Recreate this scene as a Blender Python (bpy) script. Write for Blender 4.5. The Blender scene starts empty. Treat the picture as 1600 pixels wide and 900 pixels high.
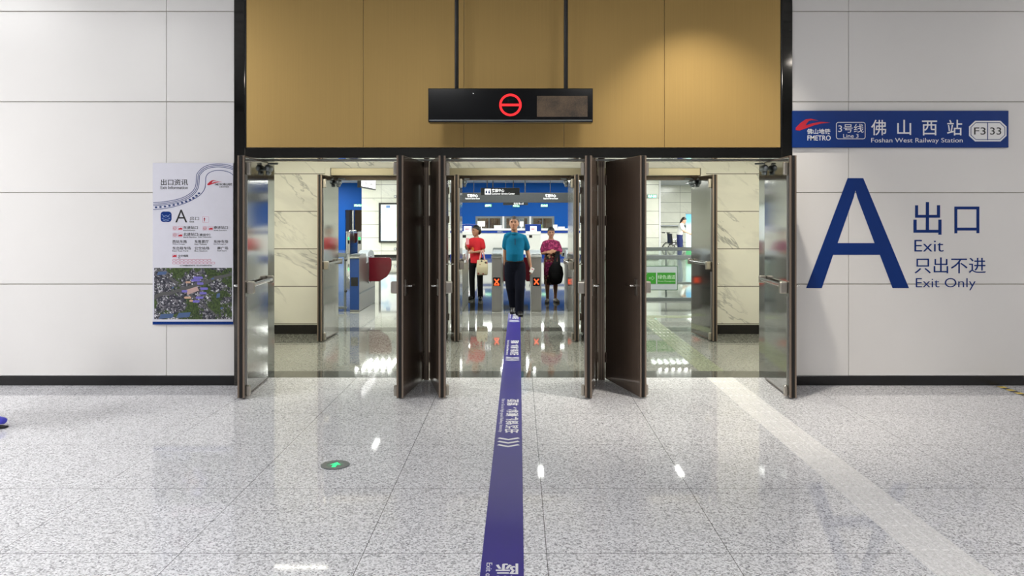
import bpy, math, random
from mathutils import Vector, Matrix
random.seed(7)
PI = math.pi
sc = bpy.context.scene
COL = sc.collection

# ------------------------------------------------------------------ camera, world, exposure
cam_d = bpy.data.cameras.new('camera')
cam = bpy.data.objects.new('camera', cam_d); COL.objects.link(cam)
EYE = 1.655                      # eye height; the picture's focal length is 1206 px of 1600
cam.location = (0, 0, EYE); cam.rotation_euler = (PI/2, 0, 0)
cam_d.sensor_width = 36.0; cam_d.lens = 36.0*1206/1600
cam_d.shift_x = -11/1600; cam_d.shift_y = -112/1600
cam_d.clip_end = 200
sc.camera = cam
w = bpy.data.worlds.new('world'); sc.world = w; w.use_nodes = True
w.node_tree.nodes['Background'].inputs[0].default_value = (.8, .85, 1, 1)
w.node_tree.nodes['Background'].inputs[1].default_value = 0.05
vs = sc.view_settings
vs.view_transform = 'Standard'; vs.look = 'None'; vs.gamma = 1.0; vs.exposure = 0.0
vs.use_curve_mapping = False
sc.cycles.max_bounces = 10; sc.cycles.diffuse_bounces = 4; sc.cycles.glossy_bounces = 6
sc.cycles.transmission_bounces = 6; sc.cycles.transparent_max_bounces = 12
sc.cycles.caustics_reflective = False; sc.cycles.caustics_refractive = False
sc.cycles.sample_clamp_indirect = 6.0
try:
    sc.cycles.use_denoising = True; sc.cycles.denoiser = 'OPENIMAGEDENOISE'
except Exception:
    pass

# lamps: x, y, z, size x, size y, power, colour       (front concourse / lobby / hall)
FRONT_LAMPS = [(-6.8, 4.6, 4.50, 1.2, 1.2, 146, 0), (-5.7, 2.6, 4.50, 1.2, 1.2, 138, 0), (-1.6, -.6, 4.50, 1.2, 1.2, 110, 0),
               (1.6, -.6, 4.50, 1.2, 1.2, 92, 1), (5.6, 1.2, 4.50, 1.2, 1.2, 72, 1), (7.9, 3.6, 4.50, 1.2, 1.2, 46, 1)]
DOWNLIGHT = (1.75, 6.25, 400)     # a narrow downlight washing the gold wall
# lobby: three added fill panels close to the front wall light it; three slim lamps further in
LOBBY_FILL = [(-2.6, 8.85, 2.745, 1.3, .45, 41), (0.0, 8.85, 2.745, 1.3, .45, 41), (2.6, 8.85, 2.745, 1.3, .45, 41)]
LOBBY_SLIM = [(-2.8, 9.62, .85, .06, 1.2)]
# hall: broad panels added as fill, near the gates and along both sides, a few slim ones over the middle
HALL_FILL = [(-6.6, 12.6, 1.6, 1.0, 150), (-2.2, 12.7, 1.6, 1.0, 120), (2.2, 12.7, 1.6, 1.0, 120), (6.6, 12.6, 1.6, 1.0, 150),
              (-7.5, 18.5, .8, 3.0, 240), (7.2, 18.5, .8, 3.0, 240), (-10.0, 26, .8, 4.0, 380), (9.8, 26, .8, 4.0, 380), (-6.5, 22.5, .9, 3.0, 320), (6.3, 22.5, .9, 3.0, 320), (-7.9, 28.6, .8, 2.4, 200), (7.9, 28.6, .8, 2.4, 200),
              
              (-9.5, 34.5, .8, 4.0, 260), (8.6, 36, .8, 4.0, 320), (-2.2, 34.5, 2.4, .6, 170), (1.9, 34.5, 2.4, .6, 170),
              (-.1, 29.2, 4.4, .25, 80), (-7.2, 38.8, 1.2, .5, 50), (-1.4, 38.8, 3.0, .5, 80), (1.6, 38.8, 3.0, .5, 80)]
STRIPES = [(x0+.21*k, 25.6, .07, 1.7, 11) for x0 in (-5.25, -.55, 4.55) for k in range(6)]
HALL_SLIM = [(-3.1, 16.7, .10, .55, 2.2), (.42, 14.9, .10, .55, 2.2), (3.1, 14.9, .10, .55, 2.2), (-4.6, 15.4, .10, .55, 2.2), (-1.6, 20.5, .10, .8, 3), (1.9, 19.5, .10, .8, 3)]
WHITE = (1.0, .992, .985); WARM = (1.0, .955, .905); LOBBY_COL = (1.0, .98, .86); HALL_COL = (.97, 1.0, .94)

# ------------------------------------------------------------------ helpers
def lin(c):
    c = c/255.0
    return c/12.92 if c <= .04045 else ((c+.055)/1.055)**2.4
def rgb(r, g, b): return (lin(r), lin(g), lin(b), 1)

class NT:
    """small wrapper to write node trees"""
    def __init__(s, name):
        s.m = bpy.data.materials.new(name); s.m.use_nodes = True
        s.t = s.m.node_tree; s.b = s.t.nodes['Principled BSDF']
    def n(s, typ, **kw):
        nd = s.t.nodes.new(typ)
        for k, v in kw.items(): setattr(nd, k, v)
        return nd
    def put(s, sock, v):
        if isinstance(v, bpy.types.NodeSocket): s.t.links.new(v, sock)
        else: sock.default_value = v
    def math(s, op, a, b=0.0, c=None):
        nd = s.n('ShaderNodeMath', operation=op); s.put(nd.inputs[0], a); s.put(nd.inputs[1], b)
        if c is not None: s.put(nd.inputs[2], c)
        return nd.outputs[0]
    def mix(s, f, a, b):
        nd = s.n('ShaderNodeMix', data_type='RGBA'); s.put(nd.inputs[0], f); s.put(nd.inputs[6], a); s.put(nd.inputs[7], b)
        return nd.outputs[2]
    def coord(s):
        if not hasattr(s, '_c'):
            s._c = s.n('ShaderNodeNewGeometry').outputs['Position']
        return s._c
    def obj(s): return s.n('ShaderNodeTexCoord').outputs['Object']
    def xyz(s, v):
        nd = s.n('ShaderNodeSeparateXYZ'); s.put(nd.inputs[0], v); return nd.outputs
    def scale(s, v, k):
        nd = s.n('ShaderNodeVectorMath', operation='MULTIPLY'); s.put(nd.inputs[0], v); nd.inputs[1].default_value = k
        return nd.outputs[0]
    def noise(s, v, sc_, detail=3, rough=.5, dist=0):
        nd = s.n('ShaderNodeTexNoise'); s.put(nd.inputs['Vector'], v); nd.inputs['Scale'].default_value = sc_
        nd.inputs['Detail'].default_value = detail; nd.inputs['Roughness'].default_value = rough
        nd.inputs['Distortion'].default_value = dist
        return nd.outputs
    def ramp(s, f, stops, interp='LINEAR'):
        nd = s.n('ShaderNodeValToRGB'); s.put(nd.inputs[0], f); cr = nd.color_ramp; cr.interpolation = interp
        while len(cr.elements) < len(stops): cr.elements.new(.5)
        for e, (p, c) in zip(cr.elements, stops): e.position = p; e.color = c
        return nd.outputs[0]
    def bump(s, h, strength=.2, dist=.01):
        nd = s.n('ShaderNodeBump'); nd.inputs['Strength'].default_value = strength; nd.inputs['Distance'].default_value = dist
        s.put(nd.inputs['Height'], h); s.put(s.b.inputs['Normal'], nd.outputs[0])
    def set(s, col=None, rough=None, metal=None, spec=None, **kw):
        for nm, v in (('Base Color', col), ('Roughness', rough), ('Metallic', metal), ('Specular IOR Level', spec)):
            if v is not None: s.put(s.b.inputs[nm], v)
        for k, v in kw.items(): s.put(s.b.inputs[k.replace('_', ' ')], v)
        return s.m

def g(v): return (v, v, v, 1)
def plain(name, col, rough=.5, metal=0., spec=.5, var=.06, vs_=14., bump=0., bs=60.):
    """solid colour with a slight tonal variation"""
    t = NT(name)
    n = t.noise(t.obj(), vs_)[0]
    a = tuple(min(1, c*(1+var)) for c in col[:3])+(1,); b = tuple(c*(1-var) for c in col[:3])+(1,)
    c = t.ramp(n, [(.3, b), (.7, a)])
    if bump: t.bump(t.noise(t.obj(), bs)[0], bump)
    return t.set(c, rough, metal, spec)
def glow(name, col, strength, base=None):
    t = NT(name)
    return t.set(base or col, .4, 0, .3, Emission_Color=col, Emission_Strength=strength)

def granite(name, dark, light, tile=.9, ox=.135, oy=.19, rough=.09, contrast=1., joint=.0016, grain=105):
    t = NT(name); p = t.coord()
    vo = t.n('ShaderNodeTexVoronoi'); t.put(vo.inputs['Vector'], p); vo.inputs['Scale'].default_value = grain
    v = t.xyz(vo.outputs['Color'])[0]
    v2 = t.noise(p, 40, 2)[0]; v3 = t.noise(p, .7, 2)[0]
    f = t.math('ADD', t.math('MULTIPLY', v, .72*contrast), t.math('MULTIPLY', v2, .5))
    f = t.math('ADD', f, t.math('MULTIPLY', v3, .12))
    c = t.ramp(f, [(.30, dark), (.52, tuple((a*.4+b*.6) for a, b in zip(dark, light))), (.74, light), (.95, tuple(min(1, x*1.15) for x in light[:3])+(1,))])
    q = t.xyz(p)
    def line(x, o):
        fr = t.math('FRACT', t.math('DIVIDE', t.math('ADD', x, 90-o), tile))
        d = t.math('MINIMUM', fr, t.math('SUBTRACT', 1.0, fr))
        return t.math('LESS_THAN', d, joint/tile)
    j = t.math('MAXIMUM', line(q[0], ox), line(q[1], oy))
    c = t.mix(j, c, g(.07))
    return t.set(c, rough, 0, .32)

def marble(name, th, oz, tw=None, ox=0., base=(240, 238, 226), vein=(150, 150, 146), lw=.005, axis=0, amount=1.):
    t = NT(name); p = t.coord(); q = t.xyz(p)
    row = t.math('FLOOR', t.math('DIVIDE', t.math('SUBTRACT', q[2], oz), th))
    h = t.math('ADD', q[0], q[1])
    def streak(ang, su, sv, seed, k, dist):
        u = t.math('ADD', t.math('MULTIPLY', h, math.cos(ang)*su), t.math('MULTIPLY', q[2], math.sin(ang)*su))
        v = t.math('ADD', t.math('MULTIPLY', h, -math.sin(ang)*sv), t.math('MULTIPLY', q[2], math.cos(ang)*sv))
        cb = t.n('ShaderNodeCombineXYZ'); t.put(cb.inputs[0], u); t.put(cb.inputs[1], v); t.put(cb.inputs[2], t.math('ADD', t.math('MULTIPLY', row, 3.7), seed))
        n = t.noise(cb.outputs[0], 1.0, 5, .62, dist)[0]
        return t.math('MINIMUM', t.math('MULTIPLY', t.math('ABSOLUTE', t.math('SUBTRACT', n, .5)), k), 1.0), cb.outputs[0]
    a, ca = streak(-.62, .55, 1.55, 1.3, 62, .35)
    b, cb_ = streak(-.50, .40, 1.1, 8.1, 16, .25)
    ma = t.ramp(t.noise(ca, .9, 2)[0], [(.44, g(0)), (.62, g(1))]); mb_ = t.ramp(t.noise(cb_, 1.3, 2)[0], [(.45, g(0)), (.65, g(1))])
    fa = t.math('MULTIPLY', t.math('SUBTRACT', 1.0, a), t.math('MULTIPLY', ma, .85*amount))
    fb = t.math('MULTIPLY', t.math('SUBTRACT', 1.0, b), t.math('MULTIPLY', mb_, .38*amount))
    f = t.math('MINIMUM', t.math('ADD', fa, fb), 1.0)
    cloud = t.noise(p, 2.2, 4)[0]
    bc = t.ramp(cloud, [(.3, rgb(*[x-7 for x in base])), (.7, rgb(*base))])
    c = t.mix(f, bc, rgb(*vein))
    fr = t.math('FRACT', t.math('DIVIDE', t.math('ADD', q[2], 90*th-oz), th))
    dd = t.math('MINIMUM', fr, t.math('SUBTRACT', 1.0, fr)); j = t.math('LESS_THAN', dd, lw/th)
    if tw:
        fr = t.math('FRACT', t.math('DIVIDE', t.math('ADD', q[axis], 90*tw-ox), tw))
        dd = t.math('MINIMUM', fr, t.math('SUBTRACT', 1.0, fr)); j = t.math('MAXIMUM', j, t.math('LESS_THAN', dd, lw*.7/tw))
    c = t.mix(j, c, rgb(96, 92, 80))
    return t.set(c, .16, 0, .5)

def brushed(name, col, rough, metal=1., stretch=(220, 220, 1.2), amt=.12, bump=.06):
    t = NT(name); n = t.noise(t.scale(t.coord(), stretch), 1., 3, .6)[0]
    a = tuple(min(1, c*(1+amt)) for c in col[:3])+(1,); b = tuple(c*(1-amt) for c in col[:3])+(1,)
    c = t.ramp(n, [(.3, b), (.7, a)]); t.bump(n, bump, .002)
    return t.set(c, rough, metal, .5)

M = {}
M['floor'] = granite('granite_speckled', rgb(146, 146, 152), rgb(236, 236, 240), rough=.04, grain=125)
M['floor_shaded'] = granite('granite_shaded_hall', rgb(96, 97, 93), rgb(146, 147, 139), rough=.04, contrast=.8)  # the front granite again, dimmer light behind the doors put into its colour
M['threshold'] = granite('granite_dark', rgb(40, 40, 38), rgb(92, 92, 86), tile=1.6, rough=.06)
M['panel'] = plain('white_enamel_panel', rgb(228, 226, 224), .32, var=.012, vs_=1.5)
M['groove'] = plain('panel_joint_filler', rgb(176, 170, 162), .5)
M['skirt'] = plain('black_skirting', rgb(18, 16, 18), .25)
M['gold'] = brushed('brushed_gold_panel', rgb(188, 156, 96), .42, .65, (300, 300, .9), .05, .03)
M['black_mirror'] = plain('black_mirror_steel', (.10, .094, .086, 1), .06, 1.0, .5, .02)
M['marble'] = marble('cream_marble_lobby', .527, .144, None)
M['marble_hall'] = marble('cream_marble_hall', .53, .27, 1.28, .88, (240, 240, 228), (176, 176, 172), .007, 0, .45)
M['marble_side'] = marble('cream_marble_side', .53, .27, 1.28, .2, (240, 240, 228), (176, 176, 172), .007, 1, .45)
M['bronze'] = brushed('bronze_steel', rgb(140, 124, 110), .30, .45, (260, 260, .8), .10, .03)
M['bronze_dark'] = brushed('dark_bronze_steel', rgb(112, 97, 86), .27, .35, (260, 260, .8), .10, .03)
M['silver_mirror'] = plain('polished_steel', rgb(176, 176, 174), .09, 1.0, .5, .02, 2.)
M['steel'] = brushed('brushed_steel', rgb(186, 186, 182), .28, 1., (4, 4, 240), .08, .03)
M['steel_v'] = brushed('satin_steel', rgb(170, 168, 164), .34, .9, (240, 240, 2), .06, .03)
M['chrome'] = plain('chrome', rgb(206, 206, 204), .14, 1.0, .5, .02)
M['nickel'] = plain('satin_nickel', rgb(176, 170, 160), .3, .9, .5, .04)
M['beam'] = brushed('satin_beam', rgb(146, 138, 116), .33, .8, (2, 200, 200), .05, .02)
M['black'] = plain('black_plastic', rgb(16, 16, 18), .35)
M['black_gloss'] = plain('black_gloss', rgb(8, 9, 12), .12)
M['rubber'] = plain('black_rubber', rgb(14, 13, 12), .7)
M['sign_blue'] = plain('sign_blue', rgb(0, 50, 126), .35, 0, .3, var=.02)
M['ink_blue'] = plain('blue_film', rgb(0, 46, 118), .5, 0, .25, var=.02)
M['white'] = plain('white_film', rgb(236, 236, 238), .4, var=.01)
M['poster'] = plain('poster_white', rgb(219, 219, 230), .3, var=.01)
M['ink_black'] = plain('black_ink', rgb(28, 28, 32), .5)
M['ink_red'] = plain('red_ink', rgb(196, 22, 46), .4)
M['ink_pink'] = plain('pink_ink', rgb(206, 120, 146), .5)
M['ink_navy'] = plain('navy_ink', rgb(34, 58, 120), .5)
M['purple'] = plain('purple_floor_film', rgb(62, 54, 140), .32, var=.05, vs_=2.5)
M['blue_wall'] = plain('blue_wall_panel', rgb(0, 84, 174), .5, 0, .2, var=.05, vs_=1.2)
M['hall_ceil'] = plain('hall_ceiling_grey', rgb(196, 200, 204), .6)
M['ceil'] = plain('ceiling_grey_panel', rgb(150, 154, 156), .5)
M['cream'] = plain('painted_cream', rgb(226, 222, 206), .5)
M['led_red'] = glow('led_red', (1, .02, .025, 1), 1.6, rgb(60, 0, 0))
M['led_orange'] = glow('led_orange', (1, .09, .02, 1), 2.6, rgb(60, 10, 0))
M['led_green'] = glow('led_green', (.02, .9, .25, 1), 1.6, rgb(0, 50, 20))
M['lamp'] = glow('lamp_diffuser', (1, .99, .96, 1), 4.0)
M['sign_white'] = glow('sign_white_lit', (1, 1, 1, 1), 1.15)
M['lamp_in'] = glow('linear_lamp_diffuser', (1, .98, .86, 1), 4.0)
M['fascia'] = plain('charcoal_fascia', rgb(66, 68, 70), .4)
M['counter'] = plain('white_counter', rgb(250, 250, 246), .3, var=.01)
M['cobalt'] = plain('cobalt_panel', rgb(14, 62, 158), .3, var=.03)
M['gate_blue'] = plain('gate_blue_film', rgb(22, 62, 124), .35, var=.04)
M['hump_grey'] = plain('pale_hump_shell', rgb(176, 184, 190), .3)
M['flap'] = plain('flap_red', rgb(88, 6, 22), .22, var=.04)
M['screen_white'] = glow('screen_white', (.95, .97, 1, 1), 1.0)
M['curtain'] = plain('brown_curtain', rgb(116, 84, 50), .7, var=.25, vs_=9)
M['room_dark'] = plain('dim_room', rgb(96, 76, 54), .7)
M['paper'] = plain('paper_white', rgb(240, 240, 238), .6)
M['yellow'] = plain('yellow_tape', rgb(238, 210, 96), .5)
M['tape_black'] = plain('black_tape', rgb(50, 54, 56), .5)
M['tactile'] = granite('tactile_granite', rgb(222, 221, 221), rgb(254, 253, 254), tile=50, rough=.25, contrast=.6, grain=120)
M['tactile_tinted'] = granite('tactile_granite_tinted', rgb(108, 114, 94), rgb(150, 156, 132), tile=50, rough=.2, contrast=.6, grain=120)  # the white tactile stone, yellow-green tint of the inner light put into its colour
M['green_sign'] = plain('green_sign_print', rgb(44, 134, 32), .35, var=.03)
M['sign_grey'] = plain('sign_grey_plate', rgb(172, 180, 186), .35, var=.02)
M['steel_dull'] = plain('dull_rail_steel', rgb(128, 134, 138), .32, .8)
def glass(name, col, alpha):
    t = NT(name)
    return t.set(col, .04, 0, .5, Transmission_Weight=alpha, IOR=1.45)
M['glass'] = glass('tinted_glass', rgb(236, 246, 242), 1.0)

class MB:
    """collects shapes; build() links them as ONE mesh object"""
    def __init__(s, off=(0, 0, 0)): s.v = []; s.f = []; s.o = Vector(off)
    def add(s, vs_, fs):
        k = len(s.v); s.v += [Vector(a)-s.o for a in vs_]; s.f += [[i+k for i in f] for f in fs]; return s
    def box(s, x0, x1, y0, y1, z0, z1, R=None, piv=None):
        vs_ = [Vector((x, y, z)) for z in (z0, z1) for y in (y0, y1) for x in (x0, x1)]
        if R is not None:
            pv = Vector(piv) if piv else Vector(((x0+x1)/2, (y0+y1)/2, (z0+z1)/2))
            vs_ = [R @ (a-pv)+pv for a in vs_]
        return s.add(vs_, [(0, 2, 3, 1), (4, 5, 7, 6), (0, 1, 5, 4), (2, 6, 7, 3), (0, 4, 6, 2), (1, 3, 7, 5)])
    def prism(s, poly, plane, a0, a1):
        f = {'xz': lambda p, a: (p[0], a, p[1]), 'xy': lambda p, a: (p[0], p[1], a), 'yz': lambda p, a: (a, p[0], p[1])}[plane]
        n = len(poly)
        s.add([f(p, a0) for p in poly]+[f(p, a1) for p in poly],
              [tuple(range(n)), tuple(reversed(range(n, 2*n)))]+[(i, i+n, (i+1) % n+n, (i+1) % n) for i in range(n)])
        return s
    def loft(s, rings):
        n = len(rings[0]); vs_ = [p for r in rings for p in r]; fs = []
        for k in range(len(rings)-1):
            for i in range(n):
                a, b = k*n+i, k*n+(i+1) % n
                fs.append((a, b, b+n, a+n))
        fs += [tuple(reversed(range(n))), tuple(range((len(rings)-1)*n, len(rings)*n))]
        return s.add(vs_, fs)
    def limb(s, pts, rad, n=12, ref=(1, 0, 0), cap=True):
        """tapered tube through pts; rad = r or (r_ref, r_other) per point, rounded ends"""
        pts = [Vector(p) for p in pts]; rad = [(r, r) if not isinstance(r, (tuple, list)) else r for r in rad]
        if cap:
            d0 = (pts[0]-pts[1]).normalized(); d1 = (pts[-1]-pts[-2]).normalized()
            def ends(p, d, r):
                m = min(r)
                return [(p+d*m*math.sin(a), (r[0]*math.cos(a), r[1]*math.cos(a))) for a in (.5, 1.0, 1.45)]
            e0 = ends(pts[0], d0, rad[0])[::-1]; e1 = ends(pts[-1], d1, rad[-1])
            pts = [a for a, _ in e0]+pts+[a for a, _ in e1]; rad = [b for _, b in e0]+rad+[b for _, b in e1]
        rings = []; ref = Vector(ref)
        for i, p in enumerate(pts):
            t = (pts[min(i+1, len(pts)-1)]-pts[max(i-1, 0)])
            t = t.normalized() if t.length > 1e-9 else Vector((0, 0, 1))
            a = ref-t*ref.dot(t)
            if a.length < 1e-3: a = Vector((0, 1, 0))-t*t.y
            a.normalize(); b = t.cross(a)
            rings.append([p+a*rad[i][0]*math.cos(q)+b*rad[i][1]*math.sin(q) for q in [2*PI*k/n for k in range(n)]])
        return s.loft(rings)
    def tube(s, pts, r, n=10, ref=(1, 0, 0)): return s.limb(pts, [r]*len(pts), n, ref, cap=False)
    def ell(s, c, r, n=14, m=9, R=None):
        c = Vector(c); rings = []
        for k in range(m+1):
            th = PI*(.03+.94*k/m)-PI/2
            ring = []
            for i in range(n):
                q = Vector((r[0]*math.cos(th)*math.cos(2*PI*i/n), r[1]*math.cos(th)*math.sin(2*PI*i/n), r[2]*math.sin(th)))
                ring.append(c+(R @ q if R is not None else q))
            rings.append(ring)
        return s.loft(rings)
    def disc(s, c, r, z0, z1, n=32, r_in=0.):
        """upright cylinder or ring"""
        c = Vector(c); P = lambda rr, z: [(c.x+rr*math.cos(2*PI*k/n), c.y+rr*math.sin(2*PI*k/n), z) for k in range(n)]
        if r_in <= 0: return s.loft([P(r, z0), P(r, z1)])
        vs_ = P(r_in, z0)+P(r, z0)+P(r, z1)+P(r_in, z1); fs = []
        for L in range(4):
            for i in range(n): fs.append((L*n+i, L*n+(i+1) % n, ((L+1) % 4)*n+(i+1) % n, ((L+1) % 4)*n+i))
        return s.add(vs_, fs)
    def ribbon(s, pts, wd, plane, a0, a1, closed=False):
        """flat line of a width, drawn through 2D points"""
        P = [Vector(p) for p in pts]; n = len(P); L = []; R_ = []
        for i in range(n):
            t = (P[(i+1) % n]-P[i-1]) if closed else (P[min(i+1, n-1)]-P[max(i-1, 0)])
            t.normalize(); q = Vector((-t.y, t.x))*wd/2; L.append(P[i]+q); R_.append(P[i]-q)
        for i in range(n if closed else n-1):
            j = (i+1) % n
            s.prism([L[i], L[j], R_[j], R_[i]], plane, a0, a1)
        return s
    def build(s, name, m, parent=None, bevel=0., smooth=False, remesh=0., sm=0, seg=2):
        me = bpy.data.meshes.new(name); me.from_pydata(s.v, [], s.f); me.update()
        import bmesh
        bm = bmesh.new(); bm.from_mesh(me); bmesh.ops.recalc_face_normals(bm, faces=bm.faces); bm.to_mesh(me); bm.free()
        o = bpy.data.objects.new(name, me); COL.objects.link(o)
        if remesh:
            md = o.modifiers.new('r', 'REMESH'); md.mode = 'VOXEL'; md.voxel_size = remesh; md.use_smooth_shade = True
            if sm:
                m2 = o.modifiers.new('s', 'SMOOTH'); m2.iterations = sm; m2.factor = .5
            dg = bpy.context.evaluated_depsgraph_get(); dg.update()
            new = bpy.data.meshes.new_from_object(o.evaluated_get(dg)); o.modifiers.clear(); o.data = new
            smooth = True
        if m is not None:
            o.data.materials.clear(); o.data.materials.append(M[m] if isinstance(m, str) else m)
        if smooth:
            for p in o.data.polygons: p.use_smooth = True
        if bevel:
            md = o.modifiers.new('b', 'BEVEL'); md.width = bevel; md.segments = seg; md.limit_method = 'ANGLE'
        if parent is not None: o.parent = parent
        return o

def tag(o, label, cat, group=None, kind=None):
    o['label'] = label; o['category'] = cat
    if group: o['group'] = group
    if kind: o['kind'] = kind
    return o
def thing(name, label, cat, loc=(0, 0, 0), rz=0., group=None, kind=None):
    o = bpy.data.objects.new(name, None); COL.objects.link(o); o.location = loc; o.rotation_euler = (0, 0, rz)
    return tag(o, label, cat, group, kind)
def struct(name, mb, m, label, cat, bevel=0., parent=None):
    o = mb.build(name, m, parent, bevel)
    if parent is None: tag(o, label, cat, None, 'structure')
    return o
def text(s, org, u, v, w_, h_, m, parent, name='lettering', t=.001, bold=0., off=(0, 0, 0)):
    """writing fitted into a w x h box whose lower left corner is org"""
    cu = bpy.data.curves.new('t', 'FONT'); cu.body = s; cu.offset = bold; cu.resolution_u = 4
    o = bpy.data.objects.new('t', cu); COL.objects.link(o)
    dg = bpy.context.evaluated_depsgraph_get(); dg.update()
    me = bpy.data.meshes.new_from_object(o.evaluated_get(dg)); bpy.data.objects.remove(o); bpy.data.curves.remove(cu)
    xs = [q.co.x for q in me.vertices]; ys = [q.co.y for q in me.vertices]
    x0, x1, y0, y1 = min(xs), max(xs), min(ys), max(ys)
    u = Vector(u); v = Vector(v); nn = u.cross(v)
    org = Vector(org)-Vector(off)
    mb = MB()
    pts = [org+u*(q.co.x-x0)/(x1-x0)*w_+v*(q.co.y-y0)/(y1-y0)*h_ for q in me.vertices]
    k = len(pts); polys = [list(p.vertices) for p in me.polygons]
    edges = {}
    for p in polys:
        for a, b in zip(p, p[1:]+p[:1]): edges[(a, b)] = edges.get((a, b), 0)+1
    rim = [(a, b) for (a, b) in edges if (b, a) not in edges]
    me2 = bpy.data.meshes.new(name)
    me2.from_pydata(pts+[p+nn*t for p in pts], [], [tuple(i+k for i in p) for p in polys]+[(a, b, b+k, a+k) for a, b in rim])
    me2.update(); bpy.data.meshes.remove(me)
    o = bpy.data.objects.new(name, me2); COL.objects.link(o); me2.materials.append(M[m])
    if parent is not None: o.parent = parent
    return o
def wall_text(s, x0, x1, z0, z1, y, m, parent, name='lettering', bold=0., off=(0, 0, 0)):
    return text(s, (x0, y, z0), (1, 0, 0), (0, 0, 1), x1-x0, z1-z0, m, parent, name, .001, bold, off)
def X(px, y): return (px-811)*y/1206
def Z(py, y): return EYE-(py-338)*y/1206

def area(x, y, z, sx, sy, power, col, parent=None, loc=None):
    L = bpy.data.lights.new('lamp_light', 'AREA'); L.shape = 'RECTANGLE'; L.size = sx; L.size_y = sy; L.energy = power; L.color = col
    o = bpy.data.objects.new('lamp_light', L); COL.objects.link(o); o.location = (x, y, z)
    if parent is not None: o.parent = parent; o.location = loc or (0, 0, -.02)
    return o
def ceiling_lamp(name, label, x, y, z, sx, sy, power, col, m, group):
    r = thing(name, label, 'ceiling light', (x, y, z), 0, group)
    t_ = .03
    fr = MB(); fr.box(-sx/2-t_, sx/2+t_, -sy/2-t_, -sy/2, -.03, 0).box(-sx/2-t_, sx/2+t_, sy/2, sy/2+t_, -.03, 0)
    fr.box(-sx/2-t_, -sx/2, -sy/2, sy/2, -.03, 0).box(sx/2, sx/2+t_, -sy/2, sy/2, -.03, 0)
    fr.build('frame', 'white', r)
    MB().box(-sx/2, sx/2, -sy/2, sy/2, -.018, 0).build('diffuser', m, r)
    area(0, 0, 0, sx*.96, sy*.96, power, col, r, (0, 0, -.035))
    return r

# ------------------------------------------------------------------ the setting
FY = 7.552                       # face of the front wall
IY = 10.85                       # face of the inner wall
WL, WR = -2.787, 2.673           # panel walls end here
ZT = 4.6
struct('floor', MB().box(-9, 9, -6, 7.92, -.1, 0), 'floor', 'speckled light grey polished granite floor before the doors', 'floor')
struct('floor.001', MB().box(-14, 14, 8.25, 11.1, -.1, 0).box(-14, 14, 11.5, 42, -.1, 0), 'floor_shaded', 'polished granite floor behind the doors, dimmer light put into its grey colour', 'floor')
struct('trim_1', MB().box(-2.7, 2.7, 7.92, 8.25, -.1, .001), 'threshold', 'dark granite threshold strip under the front doors', 'threshold')
struct('trim_2', MB().box(-14, 14, 11.1, 11.5, -.1, .001), 'threshold', 'dark granite threshold strip behind the inner doors', 'threshold')
def panels(xs, zs, y0, y1, gap=.004):
    mb = MB()
    for a, b in zip(xs, xs[1:]):
        for c, d in zip(zs, zs[1:]): mb.box(a+gap/2, b-gap/2, y0, y1, c+gap, d-gap)
    return mb
zs = [.092, .991, 1.887, 2.776, 3.66, ZT]
wl = struct('wall_left', panels([-9, -7.0, -5.22, -3.45, WL+.002], zs, FY, FY+.03), 'panel', 'white metal panel wall left of the doors', 'wall', .003)
struct('joint', MB().box(-9, WL, FY+.012, FY+.06, 0, ZT), 'groove', '', '', 0, wl)
wr = struct('wall_right', panels([WR-.002, 3.225, 5.0, 6.8, 9], zs, FY, FY+.03), 'panel', 'white metal panel wall right of the doors', 'wall', .003)
struct('joint', MB().box(WR, 9, FY+.012, FY+.06, 0, ZT), 'groove', '', '', 0, wr)
struct('baseboard_left', MB().box(-9, WL, FY-.004, FY+.011, 0, .092), 'skirt', 'black skirting along the left panel wall', 'skirting', .002)
struct('baseboard_right', MB().box(WR, 9, FY-.004, FY+.011, 0, .092), 'skirt', 'black skirting along the right panel wall', 'skirting', .002)
# gold fascia above the doors and the black mirror frame around it
ZG = Z(231, FY)
gx = [X(385, FY), X(568, FY), X(725, FY), X(881, FY), X(1038, FY), X(1219.5, FY)]
gp = struct('wall_upper', panels(gx, [ZG, ZT], FY-.005, FY+.03, .004), 'gold', 'brushed gold panel wall above the doors', 'wall', .001)
struct('joint', MB().box(gx[0], gx[-1], FY+.010, FY+.05, ZG, ZT), 'groove', '', '', 0, gp)
ZB = Z(247, FY)
struct('trim_3', MB().box(WL+.002, gx[0]-.012, FY-.012, FY+.05, 0, ZT), 'black_mirror', 'black mirror steel upright left of the gold wall', 'trim', .003)
struct('trim_4', MB().box(gx[-1]+.012, WR-.002, FY-.012, FY+.05, 0, ZT), 'black_mirror', 'black mirror steel upright right of the gold wall', 'trim', .003)
struct('trim_5', MB().box(gx[0]-.012, gx[-1]+.012, FY-.012, 7.80, ZB, ZG-.004), 'black_mirror', 'black mirror steel band under the gold wall', 'trim', .003)
struct('trim_6', MB().box(gx[0]-.011, gx[0]-.001, FY-.010, FY+.05, ZG, ZT).box(gx[-1]+.001, gx[-1]+.011, FY-.010, FY+.05, ZG, ZT), 'skirt', 'black edge beads beside the gold wall', 'trim')
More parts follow.
